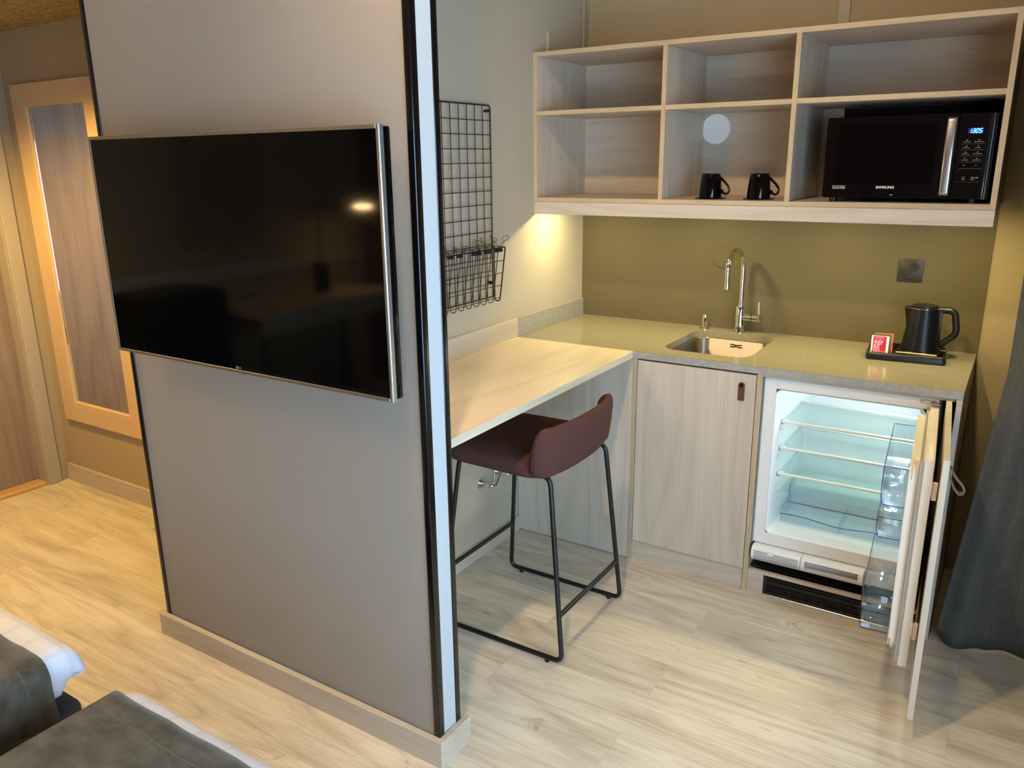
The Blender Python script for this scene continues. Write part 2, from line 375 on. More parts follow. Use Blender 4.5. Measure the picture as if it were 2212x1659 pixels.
def rrect(x0, x1, y0, y1, r, n=6):
    out = []
    for cx, cy, a0 in ((x1-r, y1-r, 0), (x0+r, y1-r, PI/2), (x0+r, y0+r, PI), (x1-r, y0+r, 3*PI/2)):
        for i in range(n+1):
            a = a0+PI/2*i/n; out.append((cx+r*math.cos(a), cy+r*math.sin(a)))
    return out
def text(name, body, size, mat, parent, origin, right, up, depth=0.0003, sx=1.0, align='CENTER', shear=0.0, bold=0.0):
    c = bpy.data.curves.new('t', 'FONT'); c.body = body; c.size = size; c.extrude = depth; c.align_x = align; c.align_y = 'CENTER'; c.shear = shear; c.offset = bold
    t = bpy.data.objects.new('t', c); COL.objects.link(t)
    dg = bpy.context.evaluated_depsgraph_get(); dg.update()
    me = bpy.data.meshes.new_from_object(t.evaluated_get(dg)); bpy.data.objects.remove(t)
    right = Vector(right).normalized(); up = Vector(up).normalized(); nn = right.cross(up)
    mt = Matrix(((right.x*sx, up.x, nn.x, origin[0]), (right.y*sx, up.y, nn.y, origin[1]), (right.z*sx, up.z, nn.z, origin[2]), (0, 0, 0, 1)))
    me.transform(OFF[parent].inverted() @ mt)
    me.materials.clear(); me.materials.append(M[mat])
    o = bpy.data.objects.new(name, me); COL.objects.link(o); o.parent = parent; OFF[o] = OFF[parent]; return o
def arc(c, r, a0, a1, n, ax, ay):
    c = Vector(c); ax = Vector(ax); ay = Vector(ay)
    return [c+ax*r*math.cos(a0+(a1-a0)*i/n)+ay*r*math.sin(a0+(a1-a0)*i/n) for i in range(n+1)]
def fillet(pts, r, n=5):
    pts = [Vector(q) for q in pts]; out = [pts[0]]
    for i in range(1, len(pts)-1):
        a, b, c = pts[i-1], pts[i], pts[i+1]; d1 = (a-b).normalized(); d2 = (c-b).normalized()
        k = min(r, (a-b).length*0.49, (c-b).length*0.49); p0 = b+d1*k; p1 = b+d2*k
        for j in range(n+1):
            t = j/n; out.append(p0*(1-t)**2+b*2*t*(1-t)+p1*t*t)
    out.append(pts[-1]); return out

# ------------------------------------------------------------------ dimensions
XW = -2.40            # door wall
YH = -1.334           # hall mirror wall
YB = -5.25            # brick wall behind the camera
CH, CHH = 3.15, 2.225  # ceilings
PF, PB, PL, PR = -1.965, -1.866, -0.620, 0.601   # partition
# ------------------------------------------------------------------ structure
struct('floor', 'floor', XW-0.15, XR+0.15, YB-0.1, 0.1, -0.05, 0.0, bev=0)
struct('ceiling', 'white', XW-0.15, XR+0.15, YB-0.1, 0.1, CH, CH+0.05, bev=0)
mb = MB().box(XW, -0.70, -2.30, YH, CHH, CHH+0.03, bev=0)
o = mb.build('ceiling_hall', 'ceil'); o['kind'] = 'structure'
struct('trim_1', 'white', -0.70, -0.66, -2.30, YH, CHH, CH, bev=0)
struct('trim_2', 'white', XW, -0.70, -2.34, -2.30, CHH, CH, bev=0)
struct('wall_back', 'wall', -0.10, XR+0.1, 0.0, 0.1, 0, CH, bev=0)
struct('wall_left', 'wall_l', -0.10, 0.0, PB, 0.0, 0, CH, bev=0)
struct('wall_middle', 'wall_tv', PL+0.012, PR-0.003, PF+0.004, PB-0.004, 0, CH, bev=0)
mb = MB().box(XW, -0.10, YH, YH+0.1, 0, CHH+0.2, bev=0); o = mb.build('wall_hall', 'wall'); o['kind'] = 'structure'
# door wall with an opening for the entrance door
DY0, DY1, DZ = -2.37, -1.455, 2.06
mb = MB().box(XW-0.15, XW, DY1+0.045, YH+0.1, 0, CH, bev=0).box(XW-0.15, XW, YB, DY0-0.045, 0, CH, bev=0).box(XW-0.15, XW, DY0-0.045, DY1+0.045, DZ+0.045, CH, bev=0)
o = mb.build('wall_door_side', 'wall'); o['kind'] = 'structure'
mb = MB().box(XR, XR+0.15, YB, WY0, 0, CH, bev=0).box(XR, XR+0.15, WY1, 0.1, 0, CH, bev=0).box(XR, XR+0.15, WY0, WY1, 0, WZ0, bev=0).box(XR, XR+0.15, WY0, WY1, WZ1, CH, bev=0)
o = mb.build('wall_right', 'wall'); o['kind'] = 'structure'
struct('wall_brick', 'brick', XW-0.15, XR+0.15, YB-0.1, YB, 0, CH, bev=0)
# window
w = MB()
for a in ((WY0, WY0+0.06, WZ0, WZ1), (WY1-0.06, WY1, WZ0, WZ1), (WY0+0.06, WY1-0.06, WZ0, WZ0+0.06), (WY0+0.06, WY1-0.06, WZ1-0.06, WZ1)):
    w.box(XR+0.03, XR+0.09, a[0], a[1], a[2], a[3], bev=0.003)
for yy in (-4.0, -3.0): w.box(XR+0.035, XR+0.085, yy-0.03, yy+0.03, WZ0+0.06, WZ1-0.06, bev=0.003)
o = w.build('window_1', 'outlet_w'); o['kind'] = 'structure'
g = MB()
for a, b in ((WY0+0.06, -4.03), (-3.97, -3.03), (-2.97, WY1-0.06)): g.box(XR+0.058, XR+0.062, a, b, WZ0+0.06, WZ1-0.06, bev=0)
g.build('window_glass', M['clear'], o)
# entrance door, casing, threshold
d1 = MB().box(XW-0.12, XW-0.082, DY0, DY1, 0.022, DZ, bev=0.001).build('door_1', 'door'); d1['kind'] = 'structure'
h = MB().cyl((XW-0.082, -2.28, 1.03), (XW-0.03, -2.28, 1.03), 0.01).tube(fillet([(XW-0.03, -2.28, 1.03), (XW-0.03, -2.15, 1.03)], 0.01), 0.009)
h.build('door_handle', 'steel', d1)
cs = MB()
for a, b in ((DY1, DY1+0.045), (DY0-0.045, DY0)): cs.box(XW-0.15, XW-0.002, a, b, 0, DZ+0.045, bev=0.002)
cs.box(XW-0.15, XW-0.002, DY0, DY1, DZ, DZ+0.045, bev=0.002)
cs.box(XW-0.002, XW+0.014, DY1+0.004, DY1+0.070, 0, DZ+0.07, bev=0.003).box(XW-0.002, XW+0.014, DY0-0.07, DY0-0.004, 0, DZ+0.07, bev=0.003).box(XW-0.002, XW+0.014, DY0-0.004, DY1+0.004, DZ+0.004, DZ+0.07, bev=0.003)
o = cs.build('trim_3', 'trimp'); o['kind'] = 'structure'
struct('trim_4', 'oak', XW-0.14, XW-0.003, DY0, DY1, 0.0, 0.020, bev=0.004)
# skirting boards
struct('baseboard_hall', 'plinthw', XW+0.016, -0.10, YH-0.018, YH, 0, 0.093, bev=0.0015)
struct('baseboard_left', 'plinthy', 0.0, 0.014, PB, -0.606, 0, 0.070, bev=0.0015)
q = MB().box(PL-0.026, PR+0.020, PF-0.020, PF, 0, 0.0815, bev=0.001).box(PR+0.001, PR+0.020, PF, PB+0.020, 0, 0.0815, bev=0.001).box(PL-0.026, PL-0.008, PF, PB+0.020, 0, 0.0815, bev=0.001)
o = q.build('baseboard_middle', 'plinthw'); o['kind'] = 'structure'
# black edge posts of the partition and the white strip between them
def post(name, x0, x1, y0, y1):
    m = MB(); m.prism(rrect(x0, x1, y0, y1, 0.004, 4), lambda q: (q[0], q[1], 0.0), lambda q: (q[0], q[1], CH)); o = m.build(name, 'gloss_black'); o['kind'] = 'structure'
post('trim_5', PR-0.020, PR+0.001, PF-0.001, PF+0.024)
post('trim_6', PR-0.020, PR+0.001, PB-0.022, PB+0.001)
post('trim_7', PL-0.008, PL+0.012, PF-0.001, PF+0.024)
post('trim_8', PL-0.008, PL+0.012, PB-0.022, PB+0.001)
struct('trim_9', 'white_strip', PR-0.004, PR-0.001, PF+0.024, PB-0.022, 0, CH, bev=0)
struct('trim_10', 'white_strip', PL, PL+0.004, PF+0.024, PB-0.022, 0, CH, bev=0)
# corner trim and batten on the upper back wall, beige bead along the olive field
struct('trim_11', 'trimp', 0.0, 0.012, -0.030, -0.002, 2.05, CH, bev=0.003)
struct('trim_12', 'trimp', 1.073, 1.117, -0.008, 0.0, 2.05, CH, bev=0.002)
struct('trim_13', 'trimp', 0.024, 0.034, -0.004, 0.0, 2.05, CH, bev=0.001)
struct('wall_splashback', 'olive', 0.0015, 1.690, -0.004, 0.0, 0.90, 1.455, bev=0.0)
struct('trim_14', 'wall', 0.0, 0.003, -0.007, -0.002, 0.985, 1.42, bev=0)
o = tag(bx('cable_duct', 'trimp', None, 0.0, 0.016, -0.350, -0.318, 2.046, 2.138, bev=0.002), 'short beige cable duct on the left wall, rising behind the shelf unit top', 'cable duct')

# ------------------------------------------------------------------ wall shelf unit
D = 0.603; T = 0.017
ZB, Z1, ZS, ZT = 1.405, 1.457, 1.8205, 2.046
XC = 1.693; YC = -0.450
X1, X2 = 0.5616, 1.0408
cab = thing('wall_shelf_unit', 'wide open wooden shelf unit with six compartments hung above the sink', 'shelf unit', (0, -0.2, ZB))
def panel(name, mat, par, x0, x1, y0, y1, z0, z1, em):
    o = bx(name, mat, par, x0, x1, y0+0.0008, y1, z0, z1); bx('edge_band', em, o, x0+0.0002, x1-0.0002, y0, y0+0.0008, z0+0.0002, z1-0.0002, bev=0); return o
panel('side_panel', 'lam_z', cab, 0.001, T, YC, -0.001, Z1+T, ZT, 'edge_z')
panel('side_panel', 'lam_z', cab, XC-T, XC, YC, -0.001, Z1, ZT, 'edge_z')
panel('top_panel', 'lam_x', cab, T, XC-T, YC, -0.001, ZT-T, ZT, 'edge_x')
panel('bottom_panel', 'lam_x', cab, 0.001, XC-T, YC, -0.001, Z1, Z1+T, 'edge_x')
for a in (X1, X2): panel('divider', 'lam_z', cab, a, a+T, YC, -0.018, Z1+T, ZT-T, 'edge_z')
for a, b in ((T, X1), (X1+T, X2), (X2+T, XC-T)): panel('shelf', 'lam_x', cab, a, b, YC, -0.018, ZS-T-0.001, ZS-0.001, 'edge_x')
bx('back_panel', 'lam_x', cab, T, XC-T, -0.018, -0.001, Z1+T, ZT-T)
bx('unlit_side_sheet', 'black_plastic', cab, XC, XC+0.0012, YC+0.003, -0.001, Z1, ZT, bev=0)  # thin black sheet, the unlit right side put into colour
bx('light_fascia', 'fascia', cab, 0.001, XC, YC+0.001, YC+0.017, ZB, Z1-0.0008)
b_ = bx('back_shade_sheet', 'darkhole', cab, 1.135, XC-T-0.001, -0.024, -0.0185, Z1+T+0.001, ZS-T-0.002, bev=0); b_['label'] = 'black sheet for the shade behind the microwave'  # black sheet standing in for the shadow on the shelf back
for px in PUCKS:
    t = thing('cabinet_spotlight', 'small round warm spotlight recessed under the wall shelf unit', 'spotlight', (px, -0.345, 1.457), group='spotlights under the shelf unit')
    MB().lathe([(0.034, 1.4495), (0.034, 1.4562), (0.028, 1.4562)], (px, -0.345, 0), 28).build('housing', 'silver', t)
    MB().lathe([(0.026, 1.4470), (0.026, 1.4492)], (px, -0.345, 0), 28).build('lens', 'lamp_warm', t)
# grommet disc
o = MB().lathe([(0.061, 0), (0.061, 0.004), (0.058, 0.006), (0, 0.006)], (0.632, -0.0185, 1.742), 48, Matrix.Rotation(PI/2, 4, 'X')).build('cable_cover_disc', 'disc')
tag(o, 'round white cover disc on the shelf back, above the left mug', 'cover disc')
# ------------------------------------------------------------------ mugs on coasters
def mug(x, lab, clab):
    y = -0.335; z = Z1+T
    c = MB().lathe([(0.0, 0), (0.056, 0), (0.058, 0.0015), (0.056, 0.003), (0, 0.003)], (x, y, z+0.0005), 40).build('coaster', 'black_plastic')
    tag(c, clab, 'coaster')
    t = thing('mug', lab, 'mug', (x, y, z+0.004))
    zz = z+0.004
    MB().lathe([(0.0415, 0.0), (0.0435, 0.002), (0.0425, 0.02), (0.040, 0.05), (0.0365, 0.078), (0.0345, 0.087), (0.032, 0.0905), (0.028, 0.0895), (0.0, 0.0895)], (x, y, zz), 48, cap=False).build('cup_body', 'gloss_black2', t)
    a = [Vector((x+0.037, y, zz+0.074)), Vector((x+0.046, y, zz+0.066)), Vector((x+0.058, y, zz+0.055)), Vector((x+0.068, y, zz+0.043)), Vector((x+0.073, y, zz+0.030)), Vector((x+0.070, y, zz+0.019)), Vector((x+0.061, y, zz+0.014)), Vector((x+0.051, y, zz+0.018)), Vector((x+0.041, y, zz+0.028))]
    MB().tube(a, [0.007, 0.005, 0.0045, 0.0045, 0.0045, 0.0045, 0.0045, 0.005, 0.007], 12).build('mug_handle', 'gloss_black2', t, 60)
mug(0.731, 'left one of two glossy black mugs turned upside down in the shelf unit', 'thin black coaster under the left upside-down mug')
mug(0.917, 'right one of two glossy black mugs turned upside down, nearer the microwave', 'thin black coaster under the right upside-down mug')
# ------------------------------------------------------------------ microwave
mw = thing('microwave', 'black microwave oven with silver bar handle standing in the shelf unit', 'microwave', (1.41, -0.24, Z1+T))
MX0, MX1, MZ0, MZ1, MY = 1.158, 1.663, 1.488, 1.7535, -0.410
bx('housing', 'black_plastic', mw, MX0+0.006, MX1-0.002, MY+0.028, -0.070, MZ0+0.002, MZ1-0.003, bev=0.004, seg=2)
m = MB(); m.prism([(MX0, MY+0.03), (MX0, MY+0.003), (MX0+0.003, MY), (1.557, MY), (1.557, MY+0.03)], lambda q: (q[0], q[1], MZ0), lambda q: (q[0], q[1], MZ1))
bmesh.ops.bevel(m.bm, geom=[e for e in m.bm.edges if abs(e.verts[0].co.z-e.verts[1].co.z) < 1e-5], offset=0.004, segments=3, affect='EDGES')
md = m.build('oven_door', 'gloss_black2', mw)
bx('door_window', 'screen', md, 1.196, 1.500, MY-0.0008, MY+0.001, 1.535, 1.728, bev=0)
m = MB()
def hp(u, v):
    z = 1.499+(1.742-1.499)*v; x = 1.5255+0.0275*u; bow = 0.010*math.sin(PI*v)
    return (x, MY-0.016-bow-0.0015*math.sin(PI*u), z)
m.grid(hp, 6, 24); mh = m.build('bar_handle', 'steel', md, 60, mods=(solidify(0.006, -1),))
for z in (1.503, 1.728): bx('handle_foot', 'steel', mh, 1.532, 1.546, MY-0.016, MY, z, z+0.010)
cpn = bx('control_panel', 'gloss_black2', mw, 1.558, 1.641, MY, MY+0.03, MZ0, MZ1, bev=0.0015)
m = MB(); m.prism([(1.6415, MY+0.03), (1.6415, MY+0.001)]+[(1.652+0.011*math.sin(a), MY+0.009-0.011*math.cos(a)) for a in [(-0.9+2.5*i/10) for i in range(11)]]+[(MX1, MY+0.03)], lambda q: (q[0], q[1], MZ0), lambda q: (q[0], q[1], MZ1-0.002))
m.build('side_trim', 'trimgloss', mw, 60)
bx('display', 'led_glow', cpn, 1.5855, 1.6275, MY-0.0006, MY+0.001, 1.6915, 1.7075, bev=0)
# seven segment digits 1305, leaning to the right
SEG = {'1': 'bc', '3': 'abgcd', '0': 'abcdef', '5': 'afgcd'}
m = MB()
for i, ch in enumerate('1305'):
    cx = 1.5915+i*0.0098; cz = 1.6995; w_, h_ = 0.0062, 0.0125
    for sg in SEG[ch]:
        if sg in 'agd':
            zc = {'a': h_/2, 'g': 0, 'd': -h_/2}[sg]; x0 = cx+zc*0.22; m.box(x0-w_/2+0.0004, x0+w_/2-0.0004, MY-0.0014, MY-0.0007, cz+zc-0.0008, cz+zc+0.0008, bev=0)
        else:
            sx_ = 1 if sg in 'bc' else -1; zc = h_/4 if sg in 'bf' else -h_/4; x0 = cx+sx_*w_/2+zc*0.22
            mt = Matrix.Translation((x0, 0, cz+zc)) @ Matrix.Shear('XY', 4, (0, 0)) @ Matrix.Rotation(0.21, 4, 'Y')
            m.box(-0.0008, 0.0008, MY-0.0014, MY-0.0007, -h_/4+0.0006, h_/4-0.0006, bev=0, mat=mt)
m.build('clock_digits', 'led_blue', cpn)
FX, UZ = (1, 0, 0), (0, 0, 1)
rows = [(1.666, 'Auto Cook', 'Quick Defrost'), (1.648, 'Soften/Melt', 'Favourite'), (1.629, 'Microwave', 'Deodorisation'), (1.610, 'Child Lock', 'Select/Clock')]
for z, a, b in rows:
    for xx, s_ in ((1.5865, a), (1.6195, b)):
        text('button_print', s_, 0.0043, 'label_g', cpn, (xx, MY-0.0006, z), FX, UZ)
        MB().tube(arc((xx, MY-0.0006, z+0.0052), 0.0019, 0, 2*PI, 8, (1, 0, 0), (0, 0, 1))[:-1], 0.00035, 4, closed=True).build('button_symbol', 'label_g', cpn)
    MB().box(1.571, 1.637, MY-0.0006, MY, z-0.0068, z-0.0056, bev=0).build('button_line', 'line_dim', cpn)
MB().tube([(1.583, MY-0.0006, 1.5955), (1.5865, MY-0.0006, 1.592), (1.590, MY-0.0006, 1.5955)], 0.0004, 4).build('button_symbol', 'label_g', cpn)
MB().tube([(1.616, MY-0.0006, 1.592), (1.6195, MY-0.0006, 1.5955), (1.623, MY-0.0006, 1.592)], 0.0004, 4).build('button_symbol', 'label_g', cpn)
bx('button_line', 'line_dim', cpn, 1.571, 1.637, MY-0.0006, MY, 1.5835, 1.5847, bev=0)
text('button_print', '/ C', 0.007, 'label_g', cpn, (1.5885, MY-0.0006, 1.5555), FX, UZ); text('button_print', 'ECO', 0.0042, 'label_g', cpn, (1.590, MY-0.0006, 1.5495), FX, UZ)
text('button_print', '/+30s', 0.0062, 'label_g', cpn, (1.6245, MY-0.0006, 1.5555), FX, UZ); text('button_print', 'START', 0.0042, 'label_g', cpn, (1.616, MY-0.0006, 1.5495), FX, UZ)
MB().tube(arc((1.6135, MY-0.0006, 1.5555), 0.0026, 0, 2*PI, 10, (1, 0, 0), (0, 0, 1))[:-1], 0.00045, 4, closed=True).build('button_symbol', 'label_g', cpn)
MB().box(1.571, 1.602, MY-0.0006, MY, 1.541, 1.5417, bev=0).box(1.604, 1.637, MY-0.0006, MY, 1.541, 1.5417, bev=0).build('button_line', 'line_dim', cpn)
text('maker_name', 'SAMSUNG', 0.0118, 'label_w', md, (1.361, MY-0.0012, 1.5235), FX, UZ, bold=0.00025, sx=1.05)
text('door_print', 'Ceramic Inside', 0.0072, 'label_w', md, (1.213, MY-0.0012, 1.5235), FX, UZ, sx=0.95)
MB().box(1.191, 1.235, MY-0.001, MY, 1.5275, 1.5283, bev=0).box(1.191, 1.235, MY-0.001, MY, 1.5185, 1.5193, bev=0).build('door_print', 'label_w', md)
bx('door_mark', 'label_w', md, 1.377, 1.387, MY-0.001, MY, 1.4985, 1.4998, bev=0)
for x in (1.19, 1.62):
    for y in (-0.36, -0.10): MB().cyl((x, y, Z1+T), (x, y, MZ0+0.004), 0.014).build('foot', 'black_plastic', mw)

# ------------------------------------------------------------------ base units
WT = 0.90; TC = 0.0273; E = 0.5467; XM = 1.0345; XF = 1.0525; XE = 1.688
wt = MB()
# worktop with a rounded sink cut-out: stitched from an outer ring and inner ring
SX0, SX1, SY0, SY1, SR = 0.621, 0.967, -0.506, -0.088, 0.062
inner = rrect(SX0, SX1, SY0, SY1, SR, 8)
def outer_pt(q):
    cx, cy = (SX0+SX1)/2, (SY0+SY1)/2
    return q
x0_, x1_, y0_, y1_ = 0.001, XE, -D, -0.001
zt, zb = WT, WT-TC
wt = MB(); bm = wt.bm
def ring(z):
    return [bm.verts.new((q[0], q[1], z)) for q in inner]
it, ib = ring(zt), ring(zb); n = len(inner)
for i in range(n): bm.faces.new((it[i], ib[i], ib[(i+1) % n], it[(i+1) % n]))
def cap(vi, z, flip):
    # outer corners in same order as rrect: (+,+),(-,+),(-,-),(+,-)
    oc = [bm.verts.new((x1_, y1_, z)), bm.verts.new((x0_, y1_, z)), bm.verts.new((x0_, y0_, z)), bm.verts.new((x1_, y0_, z))]
    m_ = n//4
    for c in range(4):
        seg = vi[c*m_:(c+1)*m_]
        for a, b in zip(seg[:-1], seg[1:]): bm.faces.new((oc[c], a, b) if not flip else (b, a, oc[c]))
        nx = vi[((c+1)*m_) % n]; bm.faces.new((oc[c], seg[-1], nx, oc[(c+1) % 4]) if not flip else (oc[(c+1) % 4], nx, seg[-1], oc[c]))
    return oc
ot, ob = cap(it, zt, False), cap(ib, zb, True)
for c in range(4): bm.faces.new((ot[c], ot[(c+1) % 4], ob[(c+1) % 4], ob[c]))
wtop = wt.build('stone_worktop', 'stone', None, 20)
tag(wtop, 'speckled beige stone kitchen worktop with rounded sink cut-out', 'worktop')
bx('front_edge', 'stone_edge', wtop, E, XE-0.0005, -D-0.0012, -D-0.0001, WT-TC, WT-0.0015, bev=0.0004)
tag(bx('stone_upstand', 'stone_edge', None, 0.001, 0.013, -0.601, -0.006, WT, WT+0.081, bev=0.001), 'grey stone upstand on the left wall behind the worktop', 'upstand')
tag(bx('wooden_upstand', 'lam_y', None, 0.001, 0.013, PB+0.004, -0.604, WT, WT+0.081, bev=0.001), 'pale wooden upstand on the left wall behind the desk', 'upstand')
tag(bx('breakfast_bar', 'desk', None, 0.001, E, PB+0.003, -D-0.0015, WT-TC, WT, bev=0.0012), 'pale wooden breakfast desk top running along the left wall from the worktop', 'desk')
# sink cabinet
sc = thing('sink_cabinet', 'pale wooden base cabinet with brown leather pull under the sink', 'cabinet', (0.79, -0.3, 0))
panel('side_panel', 'lam_z', sc, E, E+T, -D+0.0005, -0.005, 0, WT-TC-0.001, 'edge_z')
panel('side_panel', 'lam_z', sc, XM, XF-0.0005, -D+0.0005, -0.005, 0, WT-TC-0.001, 'edge_z')
kp = bx('kneehole_panel', 'lam_z', sc, 0.003, E-0.0005, -D+0.0025, -D+0.020, 0.004, WT-TC-0.001)
bx('plinth', 'plinthw', sc, E+T, XM-0.0005, -D+0.012, -D+0.030, 0, 0.088)
dr = bx('cabinet_door', 'lam_z', sc, E+T+0.003, XM-0.003, -D+0.0005, -D+0.020, 0.091, WT-TC-0.007)
bx('cabinet_back', 'lam_z', sc, E+T, XM-0.0005, -0.03, -0.02, 0.088, 0.6)
m = MB(); m.prism([(-0.011, -0.032), (0.011, -0.032)]+[(0.011*math.cos(a), 0.026+0.011*math.sin(a)) for a in [PI*i/10 for i in range(11)]], lambda q: (0.981+q[0], -D+0.0000, 0.797+q[1]), lambda q: (0.981+q[0], -D-0.006, 0.797+q[1]))
lp = m.build('leather_pull', 'leather', dr)
MB().cyl((0.981, -D-0.005, 0.823), (0.981, -D-0.008, 0.823), 0.0065).build('stud', 'black_plastic', lp)
# sink bowl
sk = thing('sink', 'small undermounted stainless steel sink with rounded corners', 'sink', (0.79, -0.3, 0.72))
rings = []
m = MB()
for (d, z, r) in ((0.016, WT-TC-0.0005, SR+0.016), (-0.004, WT-TC-0.0005, SR-0.004), (-0.006, WT-TC-0.004, SR-0.006), (-0.012, 0.74, SR-0.012), (-0.022, 0.722, SR-0.018), (-0.045, 0.716, SR-0.035)):
    rings.append([m.bm.verts.new((q[0], q[1], z)) for q in rrect(SX0-d, SX1+d, SY0-d, SY1+d, max(r, 0.015), 8)])
for a, b in zip(rings[:-1], rings[1:]):
    for k in range(len(a)): m.bm.faces.new((a[k], a[(k+1) % len(a)], b[(k+1) % len(a)], b[k]))
m.bm.faces.new(rings[-1]); m.build('bowl', 'sinksteel', sk, 50)
MB().lathe([(0.045, 0.7165), (0.045, 0.7185), (0.03, 0.7190), (0.0, 0.7175)], (0.79, -0.3, 0), 32).build('drain', 'chrome', sk)
m = MB()
for dx in (-0.016, 0.016):
    for dz in (-0.005, 0.005): m.prism(rrect(0.799+dx-0.009, 0.799+dx+0.009, 0.848+dz-0.0022, 0.848+dz+0.0022, 0.002, 3), lambda q: (q[0], -0.1005, q[1]), lambda q: (q[0], -0.1025, q[1]))
m.build('overflow_slot', 'darkhole', sk)
MB().lathe([(0.006, 0), (0.006, 0.002), (0, 0.003)], (0.799, -0.1005, 0.848), 16, Matrix.Rotation(PI/2, 4, 'X')).build('overflow_screw', 'chrome', sk)
# tap
tp = thing('kitchen_tap', 'tall chrome swan-neck kitchen tap behind the sink', 'tap', (0.795, -0.055, WT))
bx0, by0 = 0.7955, -0.055
MB().lathe([(0.0235, 0), (0.0235, 0.004), (0.0215, 0.006), (0.0212, 0.112), (0.0195, 0.115), (0.0, 0.115)], (bx0, by0, WT), 40).build('tap_body', 'chrome', tp)
MB().lathe([(0.0130, 0.115), (0.0130, 0.130), (0.0115, 0.131)], (bx0, by0, WT), 32).build('spout_collar', 'chrome', tp)
dirn = Vector((-0.10, -0.995, 0)).normalized(); R_ = 0.080; zc = 1.178
pts = [Vector((bx0, by0, 1.03)), Vector((bx0, by0, 1.08)), Vector((bx0, by0, 1.13))]
pts += arc((bx0+dirn.x*R_, by0+dirn.y*R_, zc), R_, PI, -0.05, 22, dirn, (0, 0, 1))
pts += [pts[-1]+Vector((0, 0, -0.055))+dirn*-0.003]
sp = MB().tube(pts, 0.0108, 24).build('spout', 'chrome', tp, 60)
e_ = pts[-1]; MB().tube([e_+Vector((0, 0, 0.012)), e_+Vector((0, 0, -0.012))], 0.0122, 24).build('aerator', 'chrome', sp)
MB().tube([(bx0+0.015, by0, 0.968), (bx0+0.052, by0-0.004, 0.970)], 0.0165, 28).build('valve_barrel', 'chrome', tp)
lv = MB().tube([(bx0+0.053, by0-0.004, 0.970), (bx0+0.055, by0-0.004, 0.970), (bx0+0.086, by0-0.008, 0.971), (bx0+0.090, by0-0.0085, 0.971)], [0.014, 0.0175, 0.0175, 0.014], 28).build('tap_lever', 'chrome', tp)
MB().tube([(bx0+0.080, by0-0.007, 0.985), (bx0+0.078, by0-0.007, 1.038)], 0.0045, 14).build('lever_pin', 'chrome', lv)
MB().lathe([(0.004, 0), (0.004, 0.001), (0, 0.001)], (bx0+0.004, by0-0.0212, 1.003), 14, Matrix.Rotation(PI/2, 4, 'X')).build('temperature_dot', 'black_plastic', tp)
o = MB().lathe([(0.0225, 0), (0.0225, 0.003), (0.018, 0.005), (0.0095, 0.006), (0.0095, 0.012), (0.0110, 0.028), (0.0125, 0.032), (0.0130, 0.062), (0.0115, 0.066), (0, 0.066)], (0.6405, -0.055, WT), 32).build('drain_control_knob', 'chrome')
tag(o, 'small chrome pop-up control knob standing left of the kitchen tap', 'knob')
# grey-olive cap ring on the splashback
o = MB().lathe([(0.0455, 0), (0.0455, 0.003), (0.0440, 0.0045), (0, 0.0045)], (0.689, -0.0045, 1.211), 48, Matrix.Rotation(PI/2, 4, 'X')).build('wall_box_cover', 'olive')
tag(o, 'round olive painted wall box cover behind the tap spout', 'cover')
# double socket
so = thing('wall_socket', 'dark olive double power socket on the splashback above the kettle', 'socket', (1.426, -0.004, 1.20))
bx('socket_frame', 'outlet_d', so, 1.383, 1.470, -0.011, -0.004, 1.157, 1.243, bev=0.0025, seg=2)
pl_ = bx('socket_plate', 'outlet_d', so, 1.392, 1.461, -0.0145, -0.010, 1.166, 1.234, bev=0.0015, seg=2)
for cx, cz in ((1.408, 1.183), (1.442, 1.214)):
    c = MB().lathe([(0.0180, 0.0144), (0.0180, 0.0152), (0.0168, 0.0153), (0.0160, 0.0147), (0, 0.0147)], (cx, 0, cz), 32, Matrix.Rotation(PI/2, 4, 'X'), cap=False).build('socket_well', 'well', pl_)
    for s_ in (-1, 1): MB().cyl((cx+0.0135*s_*0.7, -0.0146, cz+0.0135*s_*0.7), (cx+0.0135*s_*0.7, -0.0160, cz+0.0135*s_*0.7), 0.0024, 10).build('earth_clip', 'chrome', pl_)
    for s_ in (-1, 1): MB().cyl((cx-0.0065*s_, -0.0146, cz+0.0065*s_), (cx-0.0065*s_, -0.0150, cz+0.0065*s_), 0.0024, 10).build('pin_hole', 'darkhole', pl_)
# ------------------------------------------------------------------ tray with kettle, sachets, sticks
TR = math.radians(5.0)
ty = thing('tray', 'black rectangular serving tray holding the kettle and tea sachets', 'tray', (1.465, -0.180, WT+0.0005), TR)
m = MB()
hw, hd = 0.132, 0.103
prof = [(0.0, 0.0), (0.001, 0.012), (-0.001, 0.024), (-0.004, 0.0275), (-0.008, 0.0275), (-0.011, 0.024), (-0.012, 0.013)]
rings = []
for d, z in prof: rings.append([m.bm.verts.new((q[0], q[1], z)) for q in rrect(-hw-d, hw+d, -hd-d, hd+d, 0.014, 5)])
for a, b in zip(rings[:-1], rings[1:]):
    for k in range(len(a)): m.bm.faces.new((a[k], a[(k+1) % len(a)], b[(k+1) % len(a)], b[k]))
m.bm.faces.new(rings[-1]); m.bm.faces.new(rings[0][::-1])
m.build('tray_body', 'black_plastic', ty, 35, local=True)
bx('tray_divider', 'black_plastic', ty, -0.045, -0.042, -hd+0.012, hd-0.012, 0.0128, 0.0255, bev=0.0008, local=True)
bx('tray_divider', 'black_plastic', ty, -0.042, hw-0.012, -0.068, -0.065, 0.0128, 0.022, bev=0.0008, local=True)
KX, KY, KZ = 1.5085, -0.1625, WT+0.0138
kt = thing('electric_kettle', 'satin black electric kettle standing on the tray', 'kettle', (KX, KY, KZ))
